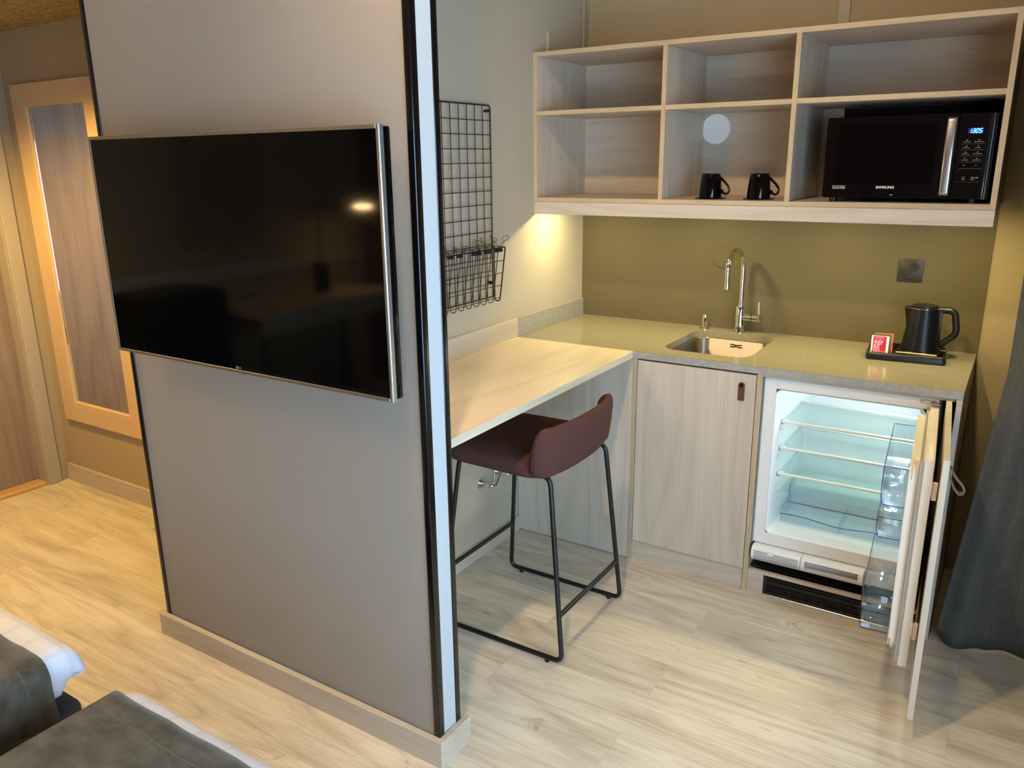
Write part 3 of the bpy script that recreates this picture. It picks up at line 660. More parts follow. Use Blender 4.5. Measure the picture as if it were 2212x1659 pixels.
MB().lathe([(0.0, 0), (0.072, 0), (0.074, 0.003), (0.074, 0.012), (0.070, 0.016), (0, 0.016)], (KX, KY, KZ), 48).build('power_base', 'black_plastic', kt)
m = MB(); hgt = 0.152
def kbody(u, v):
    a = 2*PI*u; z = 0.018+hgt*v; r = 0.0685+(0.0465-0.0685)*(v**0.9); r += 0.0008*math.sin(PI*v)
    dx = math.cos(a); k = max(0, -dx)**14; lip = max(0, (v-0.55)/0.45)
    r += k*lip*0.022
    return (KX+r*math.cos(a), KY+r*math.sin(a), KZ+z)
m.grid(kbody, 96, 20); bmesh.ops.remove_doubles(m.bm, verts=m.bm.verts, dist=1e-5); m.build('kettle_body', 'dark_satin', kt, 60)
m = MB()
def rim(u, v):
    a = 2*PI*u; dx = math.cos(a); r = 0.0465+max(0, -dx)**14*0.022-0.002*v
    return (KX+r*math.cos(a), KY+r*math.sin(a), KZ+0.018+hgt+0.001+0.0012*math.sin(PI*v))
m.grid(rim, 96, 3); m.build('steel_rim', 'chrome', kt, 60, mods=(solidify(0.0014),))
ld = MB().lathe([(0, 0.166), (0.0445, 0.166), (0.0455, 0.170), (0.0445, 0.178), (0.040, 0.181), (0, 0.1815)], (KX, KY, KZ+0.002), 40).build('kettle_lid', 'black_plastic', kt)
MB().lathe([(0, 0), (0.012, 0), (0.012, 0.0012), (0, 0.0014)], (KX-0.012, KY, KZ+0.1834), 20, sx=1.4).build('lid_recess', 'darkhole', ld)
m = MB()
hpts = fillet([(KX+0.040, KY, KZ+0.168), (KX+0.098, KY, KZ+0.168), (KX+0.112, KY, KZ+0.085), (KX+0.062, KY, KZ+0.038)], 0.022, 8)
m.tube(hpts, [0.0120]*len(hpts), 16)
for v in m.bm.verts: pass
m.build('kettle_handle', 'black_plastic', kt, 60)
bx('handle_mount', 'black_plastic', kt, KX+0.042, KX+0.060, KY-0.010, KY+0.010, KZ+0.030, KZ+0.176, bev=0.004, seg=2)
bx('switch_lever', 'black_plastic', kt, KX+0.062, KX+0.092, KY-0.009, KY+0.009, KZ+0.0158, KZ+0.021, bev=0.002)
# sachets lean back in the left pocket
def sachet(name, lab, dx, dy, tilt, bodymat, front, hgt_=0.066, wid=0.060, print_=False, lean=0.0):
    t = thing(name, lab, 'tea sachet', (1.380+dx, -0.243+dy, WT+0.0145), math.radians(6)+tilt)
    R0 = Matrix.Rotation(math.radians(-12)+lean, 4, 'X')
    m = MB().box(-wid/2, wid/2, -0.0006, 0.0006, 0.001, hgt_, bev=0.0003, mat=R0); m.build('sachet_paper', bodymat, t, local=True)
    if front:
        MB().box(-wid/2+0.006, wid/2-0.009, -0.0014, -0.0007, 0.0015, hgt_-0.002, bev=0, mat=R0).build('sachet_front', front, t, local=True)
    if print_:
        B = OFF[t] @ R0; rt = (B.to_3x3() @ Vector((1, 0, 0))); up_ = (B.to_3x3() @ Vector((0, 0, 1)))
        for s_, sz, lx, lz, mt_, bo in (('REF', 0.0205, -0.004, 0.0405, 'pink', 0.0005), ('RE', 0.0205, -0.010, 0.0245, 'pink', 0.0005), ('SH', 0.0205, -0.010, 0.0085, 'pink', 0.0005), ('ING', 0.0125, 0.012, 0.0075, 'orangep', 0.0002), ('FRUIT INFUSION', 0.0044, -0.002, 0.0590, 'pink', 0), ('REFRESHING TEA', 0.0044, -0.002, 0.0545, 'pink', 0)):
            q = B @ Vector((lx, -0.0018, lz)); text('sachet_print', s_, sz, mt_, t, q, rt, up_, depth=0.0002, bold=bo, sx=0.92)
        for k in range(5):
            q = B @ Vector((-0.0225, -0.0018, 0.012+k*0.0085)); text('sachet_print', 'HE', 0.0052, 'orangep', t, q, up_, -rt, depth=0.0002, bold=0.0002)
    return t
sachet('tea_sachet', 'front tea sachet with red face and pink lettering, in the tray', 0, 0, 0, 'paper', 'red', print_=True)
sachet('tea_sachet', 'green topped tea sachet directly behind the red lettered one', 0.003, 0.007, 0.02, 'green', None, 0.0705, 0.064)
sachet('tea_sachet', 'orange-red tea sachet rearmost in the tray, sticking out to the right', 0.010, 0.020, 0.05, 'orange', None, 0.0735, 0.064)
def stick(x0, y0, x1, y1, z, lab):
    o = MB().tube([(x0, y0, z), (x1, y1, z)], 0.0024, 8).build('wooden_stirrer', 'stick'); tag(o, lab, 'stirrer', 'wooden stirrers on the tray')
stick(1.436, -0.240, 1.572, -0.2375, WT+0.0268, 'longer rear wooden stirrer lying on the tray in front of the kettle')
stick(1.432, -0.2535, 1.545, -0.2475, WT+0.0165, 'front wooden stirrer half hidden behind the tray rim')

# ------------------------------------------------------------------ fridge niche: housing with a hinged front panel
fc = thing('fridge_housing', 'wooden fridge housing with a vent grille below and its front panel swung open', 'cabinet', (1.37, -0.3, 0))
bx('side_panel', 'lam_z', fc, 1.670, XE-0.0005, -D+0.0005, -0.005, 0, WT-TC-0.001)
bx('unlit_side_sheet', 'black_plastic', fc, XE-0.0005, XE+0.0008, -D+0.004, -0.005, 0, WT-TC-0.001, bev=0)  # black sheet over the laminate, painting this side as unlit
bx('top_rail', 'lam_x', fc, XF, 1.6695, -D+0.018, -D+0.10, 0.859, WT-TC-0.001)
bx('plinth', 'plinthw', fc, XF+0.0005, 1.113, -D+0.001, -D+0.018, 0.0, 0.097)
bx('plinth', 'plinthw', fc, 1.1135, 1.6695, -D+0.001, -D+0.018, 0.084, 0.097)
bx('bottom_panel', 'darkhole', fc, XF, 1.6695, -D+0.03, -0.05, 0.099, 0.102, bev=0)
bx('niche_back', 'darkhole', fc, XF, 1.6695, -0.02, -0.01, 0.1, 0.86, bev=0)
gr = bx('vent_grille', 'black_plastic', fc, 1.1135, 1.6695, -D+0.008, -D+0.020, 0.006, 0.0835, bev=0)
m = MB()
for k in range(6): z = 0.018+k*0.011; m.box(1.128, 1.655, -D+0.002, -D+0.007, z, z+0.0028, bev=0)
m.build('louvre', 'black_plastic', gr)
for k in range(13): x = 1.128+k*0.0435; bx('rib', 'black_plastic', gr, x-0.001, x+0.001, -D+0.001, -D+0.007, 0.014, 0.076, bev=0)
m = MB()
for k in range(12): x = 1.128+k*0.0435; m.box(x+0.003, x+0.040, -D+0.0055, -D+0.0078, 0.051, 0.0565, bev=0)
m.build('slot_backing', 'line_dim', gr)
bx('grille_strip', 'silver', fc, 1.1135, 1.6695, -D+0.0015, -D+0.010, 0.0, 0.0055, bev=0.0005)
# swung panel in its own direction
AO = math.radians(4.2); dv = Vector((math.sin(AO), -math.cos(AO), 0)); wv_ = Vector((math.cos(AO), math.sin(AO), 0))
def dmat(ox, oy): return Matrix(((wv_.x, dv.x, 0, ox), (wv_.y, dv.y, 0, oy), (0, 0, 1, 0), (0, 0, 0, 1)))
DP = dmat(1.6415, -D-0.003)
m = MB().box(0, 0.0165, 0.0, 0.597, 0.080, 0.8675, 0.0008, mat=DP)
fp = m.build('front_panel', 'lam_z', fc)
LP = fillet([(0.0182, 0.828), (0.0200, 0.806), (0.034, 0.776), (0.052, 0.754), (0.061, 0.768), (0.048, 0.788), (0.026, 0.806), (0.0215, 0.826)], 0.012, 4) if False else [Vector((a_, 0, b_)) for a_, b_ in ((0.0182, 0.830), (0.0190, 0.812), (0.026, 0.790), (0.037, 0.768), (0.048, 0.757), (0.057, 0.759), (0.060, 0.770), (0.054, 0.782), (0.040, 0.797), (0.029, 0.812), (0.0215, 0.828))]
def lpf(u, v):
    k = v*(len(LP)-1); i = min(int(k), len(LP)-2); q = LP[i].lerp(LP[i+1], k-i)
    return DP @ Vector((q.x, 0.528+(u-0.5)*0.020, q.z))
m = MB(); m.grid(lpf, 2, 30); lpo = m.build('leather_loop', 'leather_p', fp, 60, mods=(solidify(0.0042),)); lpo['label'] = 'taupe leather loop pull'
# ------------------------------------------------------------------ fridge
fr = thing('fridge', 'small white built-in fridge standing open and empty, lit inside', 'fridge', (1.34, -0.3, 0.14))
FX0, FX1, FZ0, FZ1, FY0, FY1 = 1.0575, 1.622, 0.143, 0.857, -0.580, -0.030
OX0, OX1, OZ0, OZ1 = 1.100, 1.588, 0.253, 0.820
# carcass as frame around the opening
m = MB()
m.box(FX0, OX0, FY0, FY1, 0.205, FZ1, 0.002).box(OX1, FX1, FY0, FY1, 0.205, FZ1, 0.002)
m.box(OX0, OX1, FY0, FY1, OZ1, FZ1, 0.001).box(OX0, OX1, FY0, FY1, 0.205, OZ0, 0.001).box(OX0, OX1, -0.125, FY1, OZ0, OZ1, 0)
body = m.build('fridge_body', 'wplastic', fr)
bx('edge_flange', 'silver', fr, FX0-0.003, FX0+0.001, FY0-0.006, -0.45, 0.20, FZ1, bev=0.0005)
# inner liner
m = MB(); nl = 8
def oprof(inset, r): return rrect(OX0+inset, OX1-inset, OZ0+inset, OZ1-inset, r, 6)
rg = []
for inset, y in ((0.0, FY0-0.0015), (0.004, FY0+0.002), (0.006, -0.50), (0.012, -0.20), (0.018, -0.140), (0.030, -0.130)):
    rg.append([m.bm.verts.new((q[0], y, q[1])) for q in oprof(inset, 0.022)])
for a, b in zip(rg[:-1], rg[1:]):
    for k in range(len(a)): m.bm.faces.new((a[k], a[(k+1) % len(a)], b[(k+1) % len(a)], b[k]))
m.bm.faces.new(rg[-1]); liner = m.build('inner_liner', 'liner', fr, 60)
m = MB().box(OX0+0.012, OX1-0.012, -0.285, -0.135, OZ0+0.012, OZ0+0.105, 0.012, 3); m.build('rear_step', 'liner', liner)
# wall ribs that carry the shelves
for x_, s_ in ((OX0+0.006, 1), (OX1-0.006, -1)):
    for z in (0.658, 0.553, 0.450):
        m = MB(); m.prism([(-0.505, z+0.006), (-0.19, z+0.006), (-0.19, z-0.004), (-0.46, z-0.026), (-0.50, z-0.018)], lambda q: (x_, q[0], q[1]), lambda q: (x_+s_*0.010, q[0], q[1]))
        m.build('shelf_rail', 'liner', liner)
for z, nm in ((0.674, 1), (0.570, 2), (0.466, 3)):
    sh = MB().box(OX0+0.012, OX1-0.012, -0.490, -0.215, z-0.002, z+0.0015, 0.0004).build('glass_shelf', 'glass', fr)
    MB().tube([(OX0+0.009, -0.495, z), (OX1-0.009, -0.495, z)], 0.0055, 12).box(OX0+0.008, OX0+0.030, -0.500, -0.478, z-0.006, z+0.006, 0.002).build('front_trim', 'wplastic', sh)
    MB().tube([(OX0+0.012, -0.212, z+0.002), (OX1-0.012, -0.212, z+0.002)], 0.0045, 10).build('rear_trim', 'wplastic', sh)
# glass over the crisper and the crisper drawer
MB().box(OX0+0.016, OX1-0.016, -0.47, -0.22, 0.384, 0.3865, 0.0004).build('crisper_cover', 'glass', fr)
m = MB()
cx0, cx1, cy0, cy1, cz0, cz1 = OX0+0.026, OX1-0.030, -0.478, -0.300, OZ0+0.012, 0.352
th = 0.003
for a in ((cx0, cx1, cy0, cy1, cz0, cz0+th), (cx0, cx1, cy0, cy0+th, cz0+th, cz1-0.055), (cx0, cx1, cy1-th, cy1, cz0+th, cz1), (cx0, cx0+th, cy0+th, cy1-th, cz0+th, cz1-0.03), (cx1-th, cx1, cy0+th, cy1-th, cz0+th, cz1-0.03), ((cx0+cx1)/2-0.002, (cx0+cx1)/2+0.002, cy0+th, cy1-th, cz0+th, cz1-0.05)): m.box(*a, bev=0.0005)
cd_ = m.build('crisper_drawer', 'clear', fr)
MB().tube(fillet([(cx0, cy0, cz1-0.055), (cx0+0.08, cy0-0.002, cz1-0.050), ((cx0+cx1)/2, cy0-0.004, cz1-0.066), (cx1-0.08, cy0-0.002, cz1-0.050), (cx1, cy0, cz1-0.055)], 0.05), 0.0016, 6).build('drawer_rim', 'clear_edge', cd_)
# lamp
MB().box(1.500, 1.582, -0.47, -0.36, 0.792, 0.812, 0.006, 2).build('lamp_cover', 'lamp_cool', fr)
MB().lathe([(0.0, -0.014), (0.016, -0.012), (0.019, 0.0), (0.016, 0.012), (0.0, 0.014)], (1.580, -0.500, 0.795), 20).build('thermostat_dial', 'wplastic', fr)
text('liner_marks', '^v^v^', 0.018, 'label_dim', liner, (OX0+0.0068, -0.45, 0.375), (0, 1, 0), (0, 0, 1), depth=0.0002)
text('liner_marks', '= < >', 0.016, 'label_dim', liner, (OX0+0.0068, -0.45, 0.352), (0, 1, 0), (0, 0, 1), depth=0.0002)
text('body_marks', 'o  o', 0.016, 'white', body, (1.098, FY0-0.0012, 0.838), (1, 0, 0), (0, 0, 1))
for x in (1.088, 1.104): MB().lathe([(0.0045, 0), (0.0045, 0.001), (0, 0.002)], (x, FY0-0.0005, 0.229), 14, Matrix.Rotation(PI/2, 4, 'X')).build('screw_cap', 'wplastic', fr)
# vent cover with perforations and scoop
m = MB()
prof = [(-0.560, 0.200), (-0.600, 0.206), (-0.618, 0.202), (-0.628, 0.188), (-0.628, 0.166), (-0.618, 0.150), (-0.600, 0.146), (-0.560, 0.146)]
m.prism(prof, lambda q: (1.066+0.010*0, q[0], q[1]), lambda q: (1.246, q[0], q[1]))
m.prism([(a, b) for a, b in prof], lambda q: (1.248, q[0], q[1]), lambda q: (1.262, q[0], q[1]))
m.prism([(a, b) for a, b in prof], lambda q: (1.446, q[0], q[1]), lambda q: (1.462, q[0], q[1]))
m.prism([(-0.560, 0.200), (-0.600, 0.206), (-0.618, 0.202), (-0.624, 0.194), (-0.612, 0.193), (-0.575, 0.190)], lambda q: (1.262, q[0], q[1]), lambda q: (1.446, q[0], q[1]))
m.prism([(-0.575, 0.154), (-0.614, 0.160), (-0.626, 0.162), (-0.618, 0.150), (-0.600, 0.146), (-0.560, 0.146)], lambda q: (1.262, q[0], q[1]), lambda q: (1.446, q[0], q[1]))
m.box(1.262, 1.446, -0.582, -0.560, 0.146, 0.200, 0)
m.box(1.462, 1.62, -0.600, -0.560, 0.150, 0.202, 0.002)
vc = m.build('vent_cover', 'wplastic', fr, 50)
m = MB()
for r_ in range(7):
    for c_ in range(27):
        x = 1.078+c_*0.0060+(0.003 if r_ % 2 else 0); z = 0.160+r_*0.0052
        if z > 0.183 and 1.128 < x < 1.150: continue
        m.lathe([(0.0018, 0), (0.0018, 0.0004), (0, 0.0004)], (x, -0.6282, z), 6, Matrix.Rotation(PI/2, 4, 'X'), cap=False)
pf = m.build('perforation', 'darkhole', vc); pf['kind'] = 'stuff'
bx('vent_latch', 'wplastic', vc, 1.130, 1.147, -0.631, -0.627, 0.183, 0.201, bev=0.001)
bx('hinge_plate', 'steel', fr, 1.565, 1.612, FY0-0.004, FY0-0.001, 0.842, 0.852, bev=0.0008)
bx('hinge_plate', 'steel', fr, 1.600, 1.628, -0.612, FY0-0.002, 0.846, 0.850, bev=0.0008)
# door, swung open
DF = dmat(1.5600, -0.600)
dsh = MB().box(0.040, 0.064, 0.0, 0.548, 0.205, 0.842, 0.002, 2, mat=DF).box(0.034, 0.041, 0.012, 0.538, 0.215, 0.832, 0.001, mat=DF).build('fridge_door', 'cream', fr)
MB().box(0.029, 0.0342, 0.010, 0.545, 0.222, 0.836, 0.001, mat=DF).build('door_seal', 'gasket', dsh)
m = MB(); m.prism(rrect(0.018, 0.530, 0.226, 0.822, 0.050, 8), lambda q: DF @ Vector((0.0285, q[0], q[1])), lambda q: DF @ Vector((0.006, q[0], q[1])))
bmesh.ops.bevel(m.bm, geom=[e for e in m.bm.edges if all((DF.inverted() @ v.co).x < 0.01 for v in e.verts)], offset=0.008, segments=3, affect='EDGES')
dl = m.build('door_liner', 'cream', dsh, 50)
def bin_(z0, z1, w0, y0, y1, front_rise=0.0):
    m = MB(); th = 0.0022
    w1 = 0.004
    m.box(w0+0.008, w1, y0, y1, z0, z0+th, 0.0004, mat=DF)
    # curved front
    def ff(u, v): return DF @ Vector((w0+0.008*(1-v)**2+0.0-0.0*v, y0+(y1-y0)*u, z0+(z1-z0)*v))
    m.grid(ff, 10, 6)
    def fi(u, v): return DF @ Vector((w0+0.0022+0.008*(1-v)**2, y0+(y1-y0)*u, z0+(z1-z0)*v))
    m.grid(fi, 10, 6)
    for yy in (y0, y1-th): m.box(w0+0.004, w1, yy, yy+th, z0+th, z1-0.002, 0.0004, mat=DF)
    b = m.build('door_bin', 'clear', dsh, 50)
    m = MB()
    p_ = [DF @ Vector(q) for q in ((w1, y0, z1), (w0, y0, z1), (w0, y1, z1), (w1, y1, z1))]
    m.tube(fillet(p_, 0.006, 4), 0.0013, 6)
    p_ = [DF @ Vector(q) for q in ((w1, y1, z0), (w0+0.008, y1, z0), (w0, y1, z0+0.022), (w0, y1, z1))]
    m.tube(p_, 0.0014, 6)
    m.build('bin_edge', 'clear_edge', b)
    return b
bin_(0.675, 0.790, -0.058, 0.088, 0.505)
bin_(0.575, 0.636, -0.060, 0.088, 0.505)
bb = bin_(0.275, 0.392, -0.076, 0.088, 0.505)
MB().tube(fillet([DF @ Vector((-0.002, 0.508, 0.335)), DF @ Vector((-0.074, 0.508, 0.335))], 0.01), 0.0013, 6).build('bin_rail', 'clear_edge', bb)
for z in (0.760, 0.330):
    m = MB().box(0.060, 0.0655, 0.505, 0.5495, z-0.022, z+0.022, 0.002, 2, mat=DF).box(0.0655, 0.0785, 0.530, 0.545, z-0.034, z+0.016, 0.0015, mat=DF)
    m.build('panel_clip', 'cream', dsh)

# ------------------------------------------------------------------ bar stool
st = thing('bar_stool', 'brown fabric bar stool with low curved back and black sled legs at the desk', 'bar stool', (0.42, -1.17, 0))
def seatz(x, y): return 0.0
m = MB()
def spoly(d):
    pts = []
    x0, x1, y0, y1 = 0.192, 0.605, -1.408, -0.935
    for q in rrect(x0-d, x1+d, y0-d, y1+d, 0.075, 8):
        # front (toward the wall) a touch narrower
        k = (q[0]-x0)/(x1-x0); cy = (y0+y1)/2; pts.append((q[0], cy+(q[1]-cy)*(0.94+0.06*k)))
    return pts
rg = []
for d, z in ((-0.055, 0.640), (-0.018, 0.640), (-0.004, 0.647), (0.002, 0.662), (0.0, 0.680), (-0.010, 0.695), (-0.030, 0.703), (-0.09, 0.707)):
    rg.append([m.bm.verts.new((q[0], q[1], z+(0.006 if z > 0.69 else 0)*(0))) for q in spoly(d)])
for a, b in zip(rg[:-1], rg[1:]):
    for k in range(len(a)): m.bm.faces.new((a[k], a[(k+1) % len(a)], b[(k+1) % len(a)], b[k]))
m.bm.faces.new(rg[-1]); m.bm.faces.new(rg[0][::-1]); m.build('seat', 'fabric', st, 60)
# backrest: curved band
NB = 40
def bpath(u):
    # u 0..1 from near (y=-1.44) to far (y=-0.90): C shape opening toward the wall
    pts = fillet([(0.566, -1.406, 0), (0.616, -1.402, 0), (0.642, -1.28, 0), (0.642, -1.09, 0), (0.616, -0.955, 0), (0.560, -0.950, 0)], 0.08, 8)
    L = [0]
    for a, b in zip(pts[:-1], pts[1:]): L.append(L[-1]+(b-a).length)
    t = u*L[-1]
    for i in range(len(L)-1):
        if L[i+1] >= t: f = (t-L[i])/max(L[i+1]-L[i], 1e-9); return pts[i].lerp(pts[i+1], f)
    return pts[-1]
m = MB(); sec = 14; rgs = []
for i in range(NB+1):
    u = i/NB; q = bpath(u); q2 = bpath(min(u+0.01, 1)); q1 = bpath(max(u-0.01, 0)); t = (q2-q1).normalized(); nn = Vector((t.y, -t.x, 0))
    e = min(u, 1-u); k = min(1, e/0.075); top = 0.775+0.050*math.sin(PI/2*k); bot = 0.668-0.012*math.sin(PI/2*k)
    if e < 0.001: top, bot = 0.74, 0.675
    thk = 0.017*min(1, (e+0.012)/0.03) if e < 0.03 else 0.017
    ring = []
    for s_ in range(sec):
        a = 2*PI*s_/sec; ca, sa = math.cos(a), math.sin(a)
        zz = (top+bot)/2+(top-bot)/2*(abs(sa)**0.55)*(1 if sa >= 0 else -1); off = thk*(abs(ca)**0.55)*(1 if ca >= 0 else -1)
        ln = 0.020*((zz-0.66)/0.18)
        ring.append(m.bm.verts.new(q+nn*(off+0.0)+Vector((ln if True else 0, 0, zz))-Vector((0.012, 0, 0))))
    rgs.append(ring)
for a, b in zip(rgs[:-1], rgs[1:]):
    for k in range(sec): m.bm.faces.new((a[k], a[(k+1) % sec], b[(k+1) % sec], b[k]))
m.bm.faces.new(rgs[0][::-1]); m.bm.faces.new(rgs[-1]); m.build('backrest', 'fabric', st, 60)
TRd = 0.0085
def sled(yf, yt, xr, xf, xrt, xft, zt_=0.646):
    p_ = fillet([(0.40, (yf+2*yt)/3, zt_-0.004), (xrt, yt, zt_-0.002), (xr, yf, 0.016), (xf, yf, 0.016), (xft, yt, zt_-0.002), (0.40, (yf+2*yt)/3, zt_-0.004)], 0.032, 6)
    m = MB().tube(p_, TRd, 12); return m.build('sled_leg', 'blackmetal', st, 60)
YA, YBk = -1.402, -0.932; YAT, YBT = -1.350, -0.985
sled(YA, YAT, 0.676, 0.176, 0.600, 0.240); sled(YBk, YBT, 0.668, 0.176, 0.618, 0.240)
def lerp(a, b, t): return a+(b-a)*t
for xb, xt, z, nm in ((0.676, 0.600, 0.175, 1), (0.176, 0.240, 0.220, 2)):
    t_ = (z-0.016)/0.63; ya, yb = lerp(YA, YAT, t_), lerp(YBk, YBT, t_)
    MB().tube([(lerp(xb, xt, t_), ya, z), (lerp(xb-0.006 if nm == 1 else xb, xt+0.014 if nm == 1 else xt, t_), yb, z)], TRd, 12).build('footrest', 'blackmetal', st, 60)
for yy in (YA, YBk):
    for xx in (0.225, 0.620): MB().lathe([(0.0, 0.0), (0.0085, 0.0), (0.0085, 0.0095), (0.0, 0.0095)], (xx, yy, 0.0), 14).build('glide', 'black_plastic', st)

# ------------------------------------------------------------------ wire grid panel, basket, clips
GY1, GY0, GZ0, GZ1 = -0.800, -1.352, 1.103, 1.822
gp = thing('wire_grid_panel', 'black wire grid memo panel on the left wall above the desk', 'wire grid', (0.02, -1.07, GZ0))
m = MB()
k = 0
y = GY1-0.05
ys = []
while y > GY0+0.02: ys.append(y); y -= 0.0502
for y in ys: m.tube([(0.020, y, GZ0), (0.020, y, GZ1+0.003)], 0.0018, 6)
z = GZ1-0.0515
while z > GZ0+0.01: m.tube([(0.0228, GY0, z), (0.0228, GY1+0.002, z)], 0.0018, 6); z -= 0.0512
m.build('grid_wires', 'wire', gp)
MB().tube(fillet([(0.0205, (GY0+GY1)/2, GZ1+0.003), (0.0205, GY1, GZ1+0.003), (0.0205, GY1, GZ0), (0.0205, GY0, GZ0), (0.0205, GY0, GZ1+0.003), (0.0205, (GY0+GY1)/2, GZ1+0.003)], 0.012, 5), 0.0030, 8).build('rim_wire', 'wire', gp)
for yy in (GY1-0.008, GY0+0.008):
    for zz in (GZ1-0.016, 1.160): MB().cyl((0.0, yy, zz), (0.024, yy, zz), 0.0055, 12).build('wall_peg', 'black_plastic', gp)
bk = thing('wire_basket', 'black wire basket hooked on the grid panel with bulldog clips on its rim', 'basket', (0.055, -1.07, 1.09))
BY1, BY0 = -0.800, -1.300
def bx_f(z): return 0.050+(0.081-0.050)*(z-1.10)/0.20
m = MB()
y = BY1-0.049
fy = []
while y > BY0+0.02: fy.append(y); y -= 0.0492
for y in fy:
    m.tube(fillet([(0.082, y, 1.302), (0.052, y, 1.086), (0.0275, y, 1.086), (0.0275, y, 1.302)], 0.016, 6), 0.0017, 6)
for z in (1.251, 1.201, 1.152, 1.102): m.tube([(bx_f(z)+0.002, BY0, z), (bx_f(z)+0.002, BY1, z)], 0.0016, 6)
m.build('basket_wires', 'wire', bk)
m = MB()
m.tube(fillet([(0.0285, BY1, 1.302), (0.0285, BY1, 1.0875), (0.052, BY1, 1.0875), (0.082, BY1, 1.303), (0.082, BY0, 1.303), (0.052, BY0, 1.0875), (0.0285, BY0, 1.0875), (0.0285, BY0, 1.302)], 0.013, 5), 0.0028, 8)
m.tube([(0.0285, BY0, 1.303), (0.0285, BY1, 1.303)], 0.0017, 8)
for yy in (BY1, BY0): m.tube([(0.0285, yy, 1.303), (0.082, yy, 1.303)], 0.0014, 6)
m.build('basket_rim', 'wire', bk)
def clip(y, size, rz, lab, open_=0.55):
    t = thing('bulldog_clip', lab, 'clip', (0.0845, y, 1.302), rz)
    w = 0.019*size
    m = MB()
    # triangular spring body hanging from the rim, jaw tips up over the wire
    m.prism([(-0.0012, 0.004), (0.0012, 0.004), (0.0065*size, -0.008*size), (0.006*size, -0.0105*size), (-0.006*size, -0.0105*size), (-0.0065*size, -0.008*size)], lambda q: (q[0], -w, q[1]-0.002), lambda q: (q[0], w, q[1]-0.002))
    m.build('clip_body', 'wire', t, local=True)
    for s_ in (-1, 1):
        top = 0.042*size
        q = [Vector((0.004*s_, -w*0.75, 0.0)), Vector((0.009*s_*open_*1.2, -w*0.30, top*0.35)), Vector((0.014*s_*open_*1.2, -w*0.28, top*0.60))]
        q += [Vector((0.014*s_*open_*1.2+0.006*s_*open_*(1-math.cos(a)), -w*0.42*math.cos(a), top*(0.78+0.22*math.sin(a)))) for a in [PI*i/16 for i in range(17)]]
        q += [Vector((0.014*s_*open_*1.2, w*0.28, top*0.60)), Vector((0.009*s_*open_*1.2, w*0.30, top*0.35)), Vector((0.004*s_, w*0.75, 0.0))]
        MB().tube(q, 0.0010, 6).build('clip_handle', 'wire', t, 60, local=True)
clip(-0.853, 1.15, 0.0, 'large black bulldog clip nearest the right corner of the wire basket', 1.5)
clip(-0.925, 1.10, 0.10, 'large bulldog clip second from the right on the wire basket rim', 1.2)
clip(-1.000, 1.05, -0.5, 'large bulldog clip hanging skewed in the middle of the basket rim', 0.8)
clip(-1.103, 0.75, 0.0, 'small bulldog clip fourth from the right corner of the wire basket', 1.1)
clip(-1.160, 0.75, 0.0, 'leftmost visible small bulldog clip on the wire basket rim, beside the partition', 1.0)
# chrome pipe outlets below the desk
for y0, z0, lab, cy in ((-0.885, 0.326, 'chrome plate with angled valve and pipe, left one under the desk', 0.0), (-0.765, 0.338, 'chrome plate with angled valve and pipe, right one under the desk', 0.0)):
    t = thing('pipe_outlet', lab, 'pipe fitting', (0.0, y0, z0))
    bx('wall_plate', 'chrome', t, 0.0, 0.004, y0-0.025, y0+0.025, z0-0.024, z0+0.024, bev=0.001)
    MB().cyl((0.004, y0, z0), (0.012, y0, z0), 0.014, 24).build('rosette', 'steel', t)
    MB().tube(fillet([(0.010, y0, z0), (0.045, y0, z0-0.004), (0.062, y0+0.02, z0-0.008), (0.062, y0+0.055, z0+0.035), (0.060, y0+0.10, z0+0.09)], 0.016, 6), 0.0062, 14).build('pipe', 'chrome', t, 60)
    MB().tube([(0.024, y0, z0-0.001), (0.040, y0, z0-0.003)], 0.0095, 12).build('coupling', 'chrome', t)

# ------------------------------------------------------------------ wall lamp on the hidden side of the partition
t = thing('wall_lamp', 'small wall lamp on the kitchen side of the partition above the desk', 'lamp', (0.223, PB, 1.50))
MB().cyl((0.223, PB, 1.56), (0.223, PB+0.014, 1.56), 0.035, 28).tube(fillet([(0.223, PB+0.014, 1.56), (0.223, PB+0.10, 1.56), (0.223, PB+0.10, 1.515)], 0.02), 0.006).build('lamp_arm', 'blackmetal', t)
MB().lathe([(0.018, 0.040), (0.030, 0.035), (0.055, -0.005), (0.053, -0.005), (0.028, 0.033), (0.016, 0.038)], (0.223, PB+0.10, 1.485), 32, cap=False).build('lamp_shade', 'blackmetal', t, 60)
# ------------------------------------------------------------------ ceiling lamps, the one over the bed an added fill
t = thing('ceiling_lamp', 'small round ceiling spotlight aimed at the kitchen unit', 'lamp', (0.95, -2.5, CH))
MB().lathe([(0.07, 0), (0.07, -0.05), (0.062, -0.05)], (0.95, -2.5, CH), 32).build('lamp_housing', 'white', t)
MB().lathe([(0, -0.052), (0.060, -0.052), (0.060, -0.056), (0, -0.056)], (0.95, -2.5, CH), 32).build('lamp_glass', 'lamp_warm', t)
t = thing('ceiling_lamp', 'added round fill lamp on the unseen ceiling over the left bed', 'lamp', (-0.5, -3.7, CH))
MB().lathe([(0.07, 0), (0.07, -0.05), (0.062, -0.05)], (-0.5, -3.7, CH), 32).build('lamp_housing', 'white', t)
MB().lathe([(0, -0.052), (0.060, -0.052), (0.060, -0.056), (0, -0.056)], (-0.5, -3.7, CH), 32).build('lamp_glass', 'lamp_warm', t)
t = thing('hall_downlight', 'round recessed downlight in the hall ceiling', 'lamp', (-1.62, -2.12, CHH))
MB().lathe([(0.05, -0.004), (0.05, 0), (0.04, 0)], (-1.62, -2.12, CHH), 32).build('lamp_ring', 'silver', t)
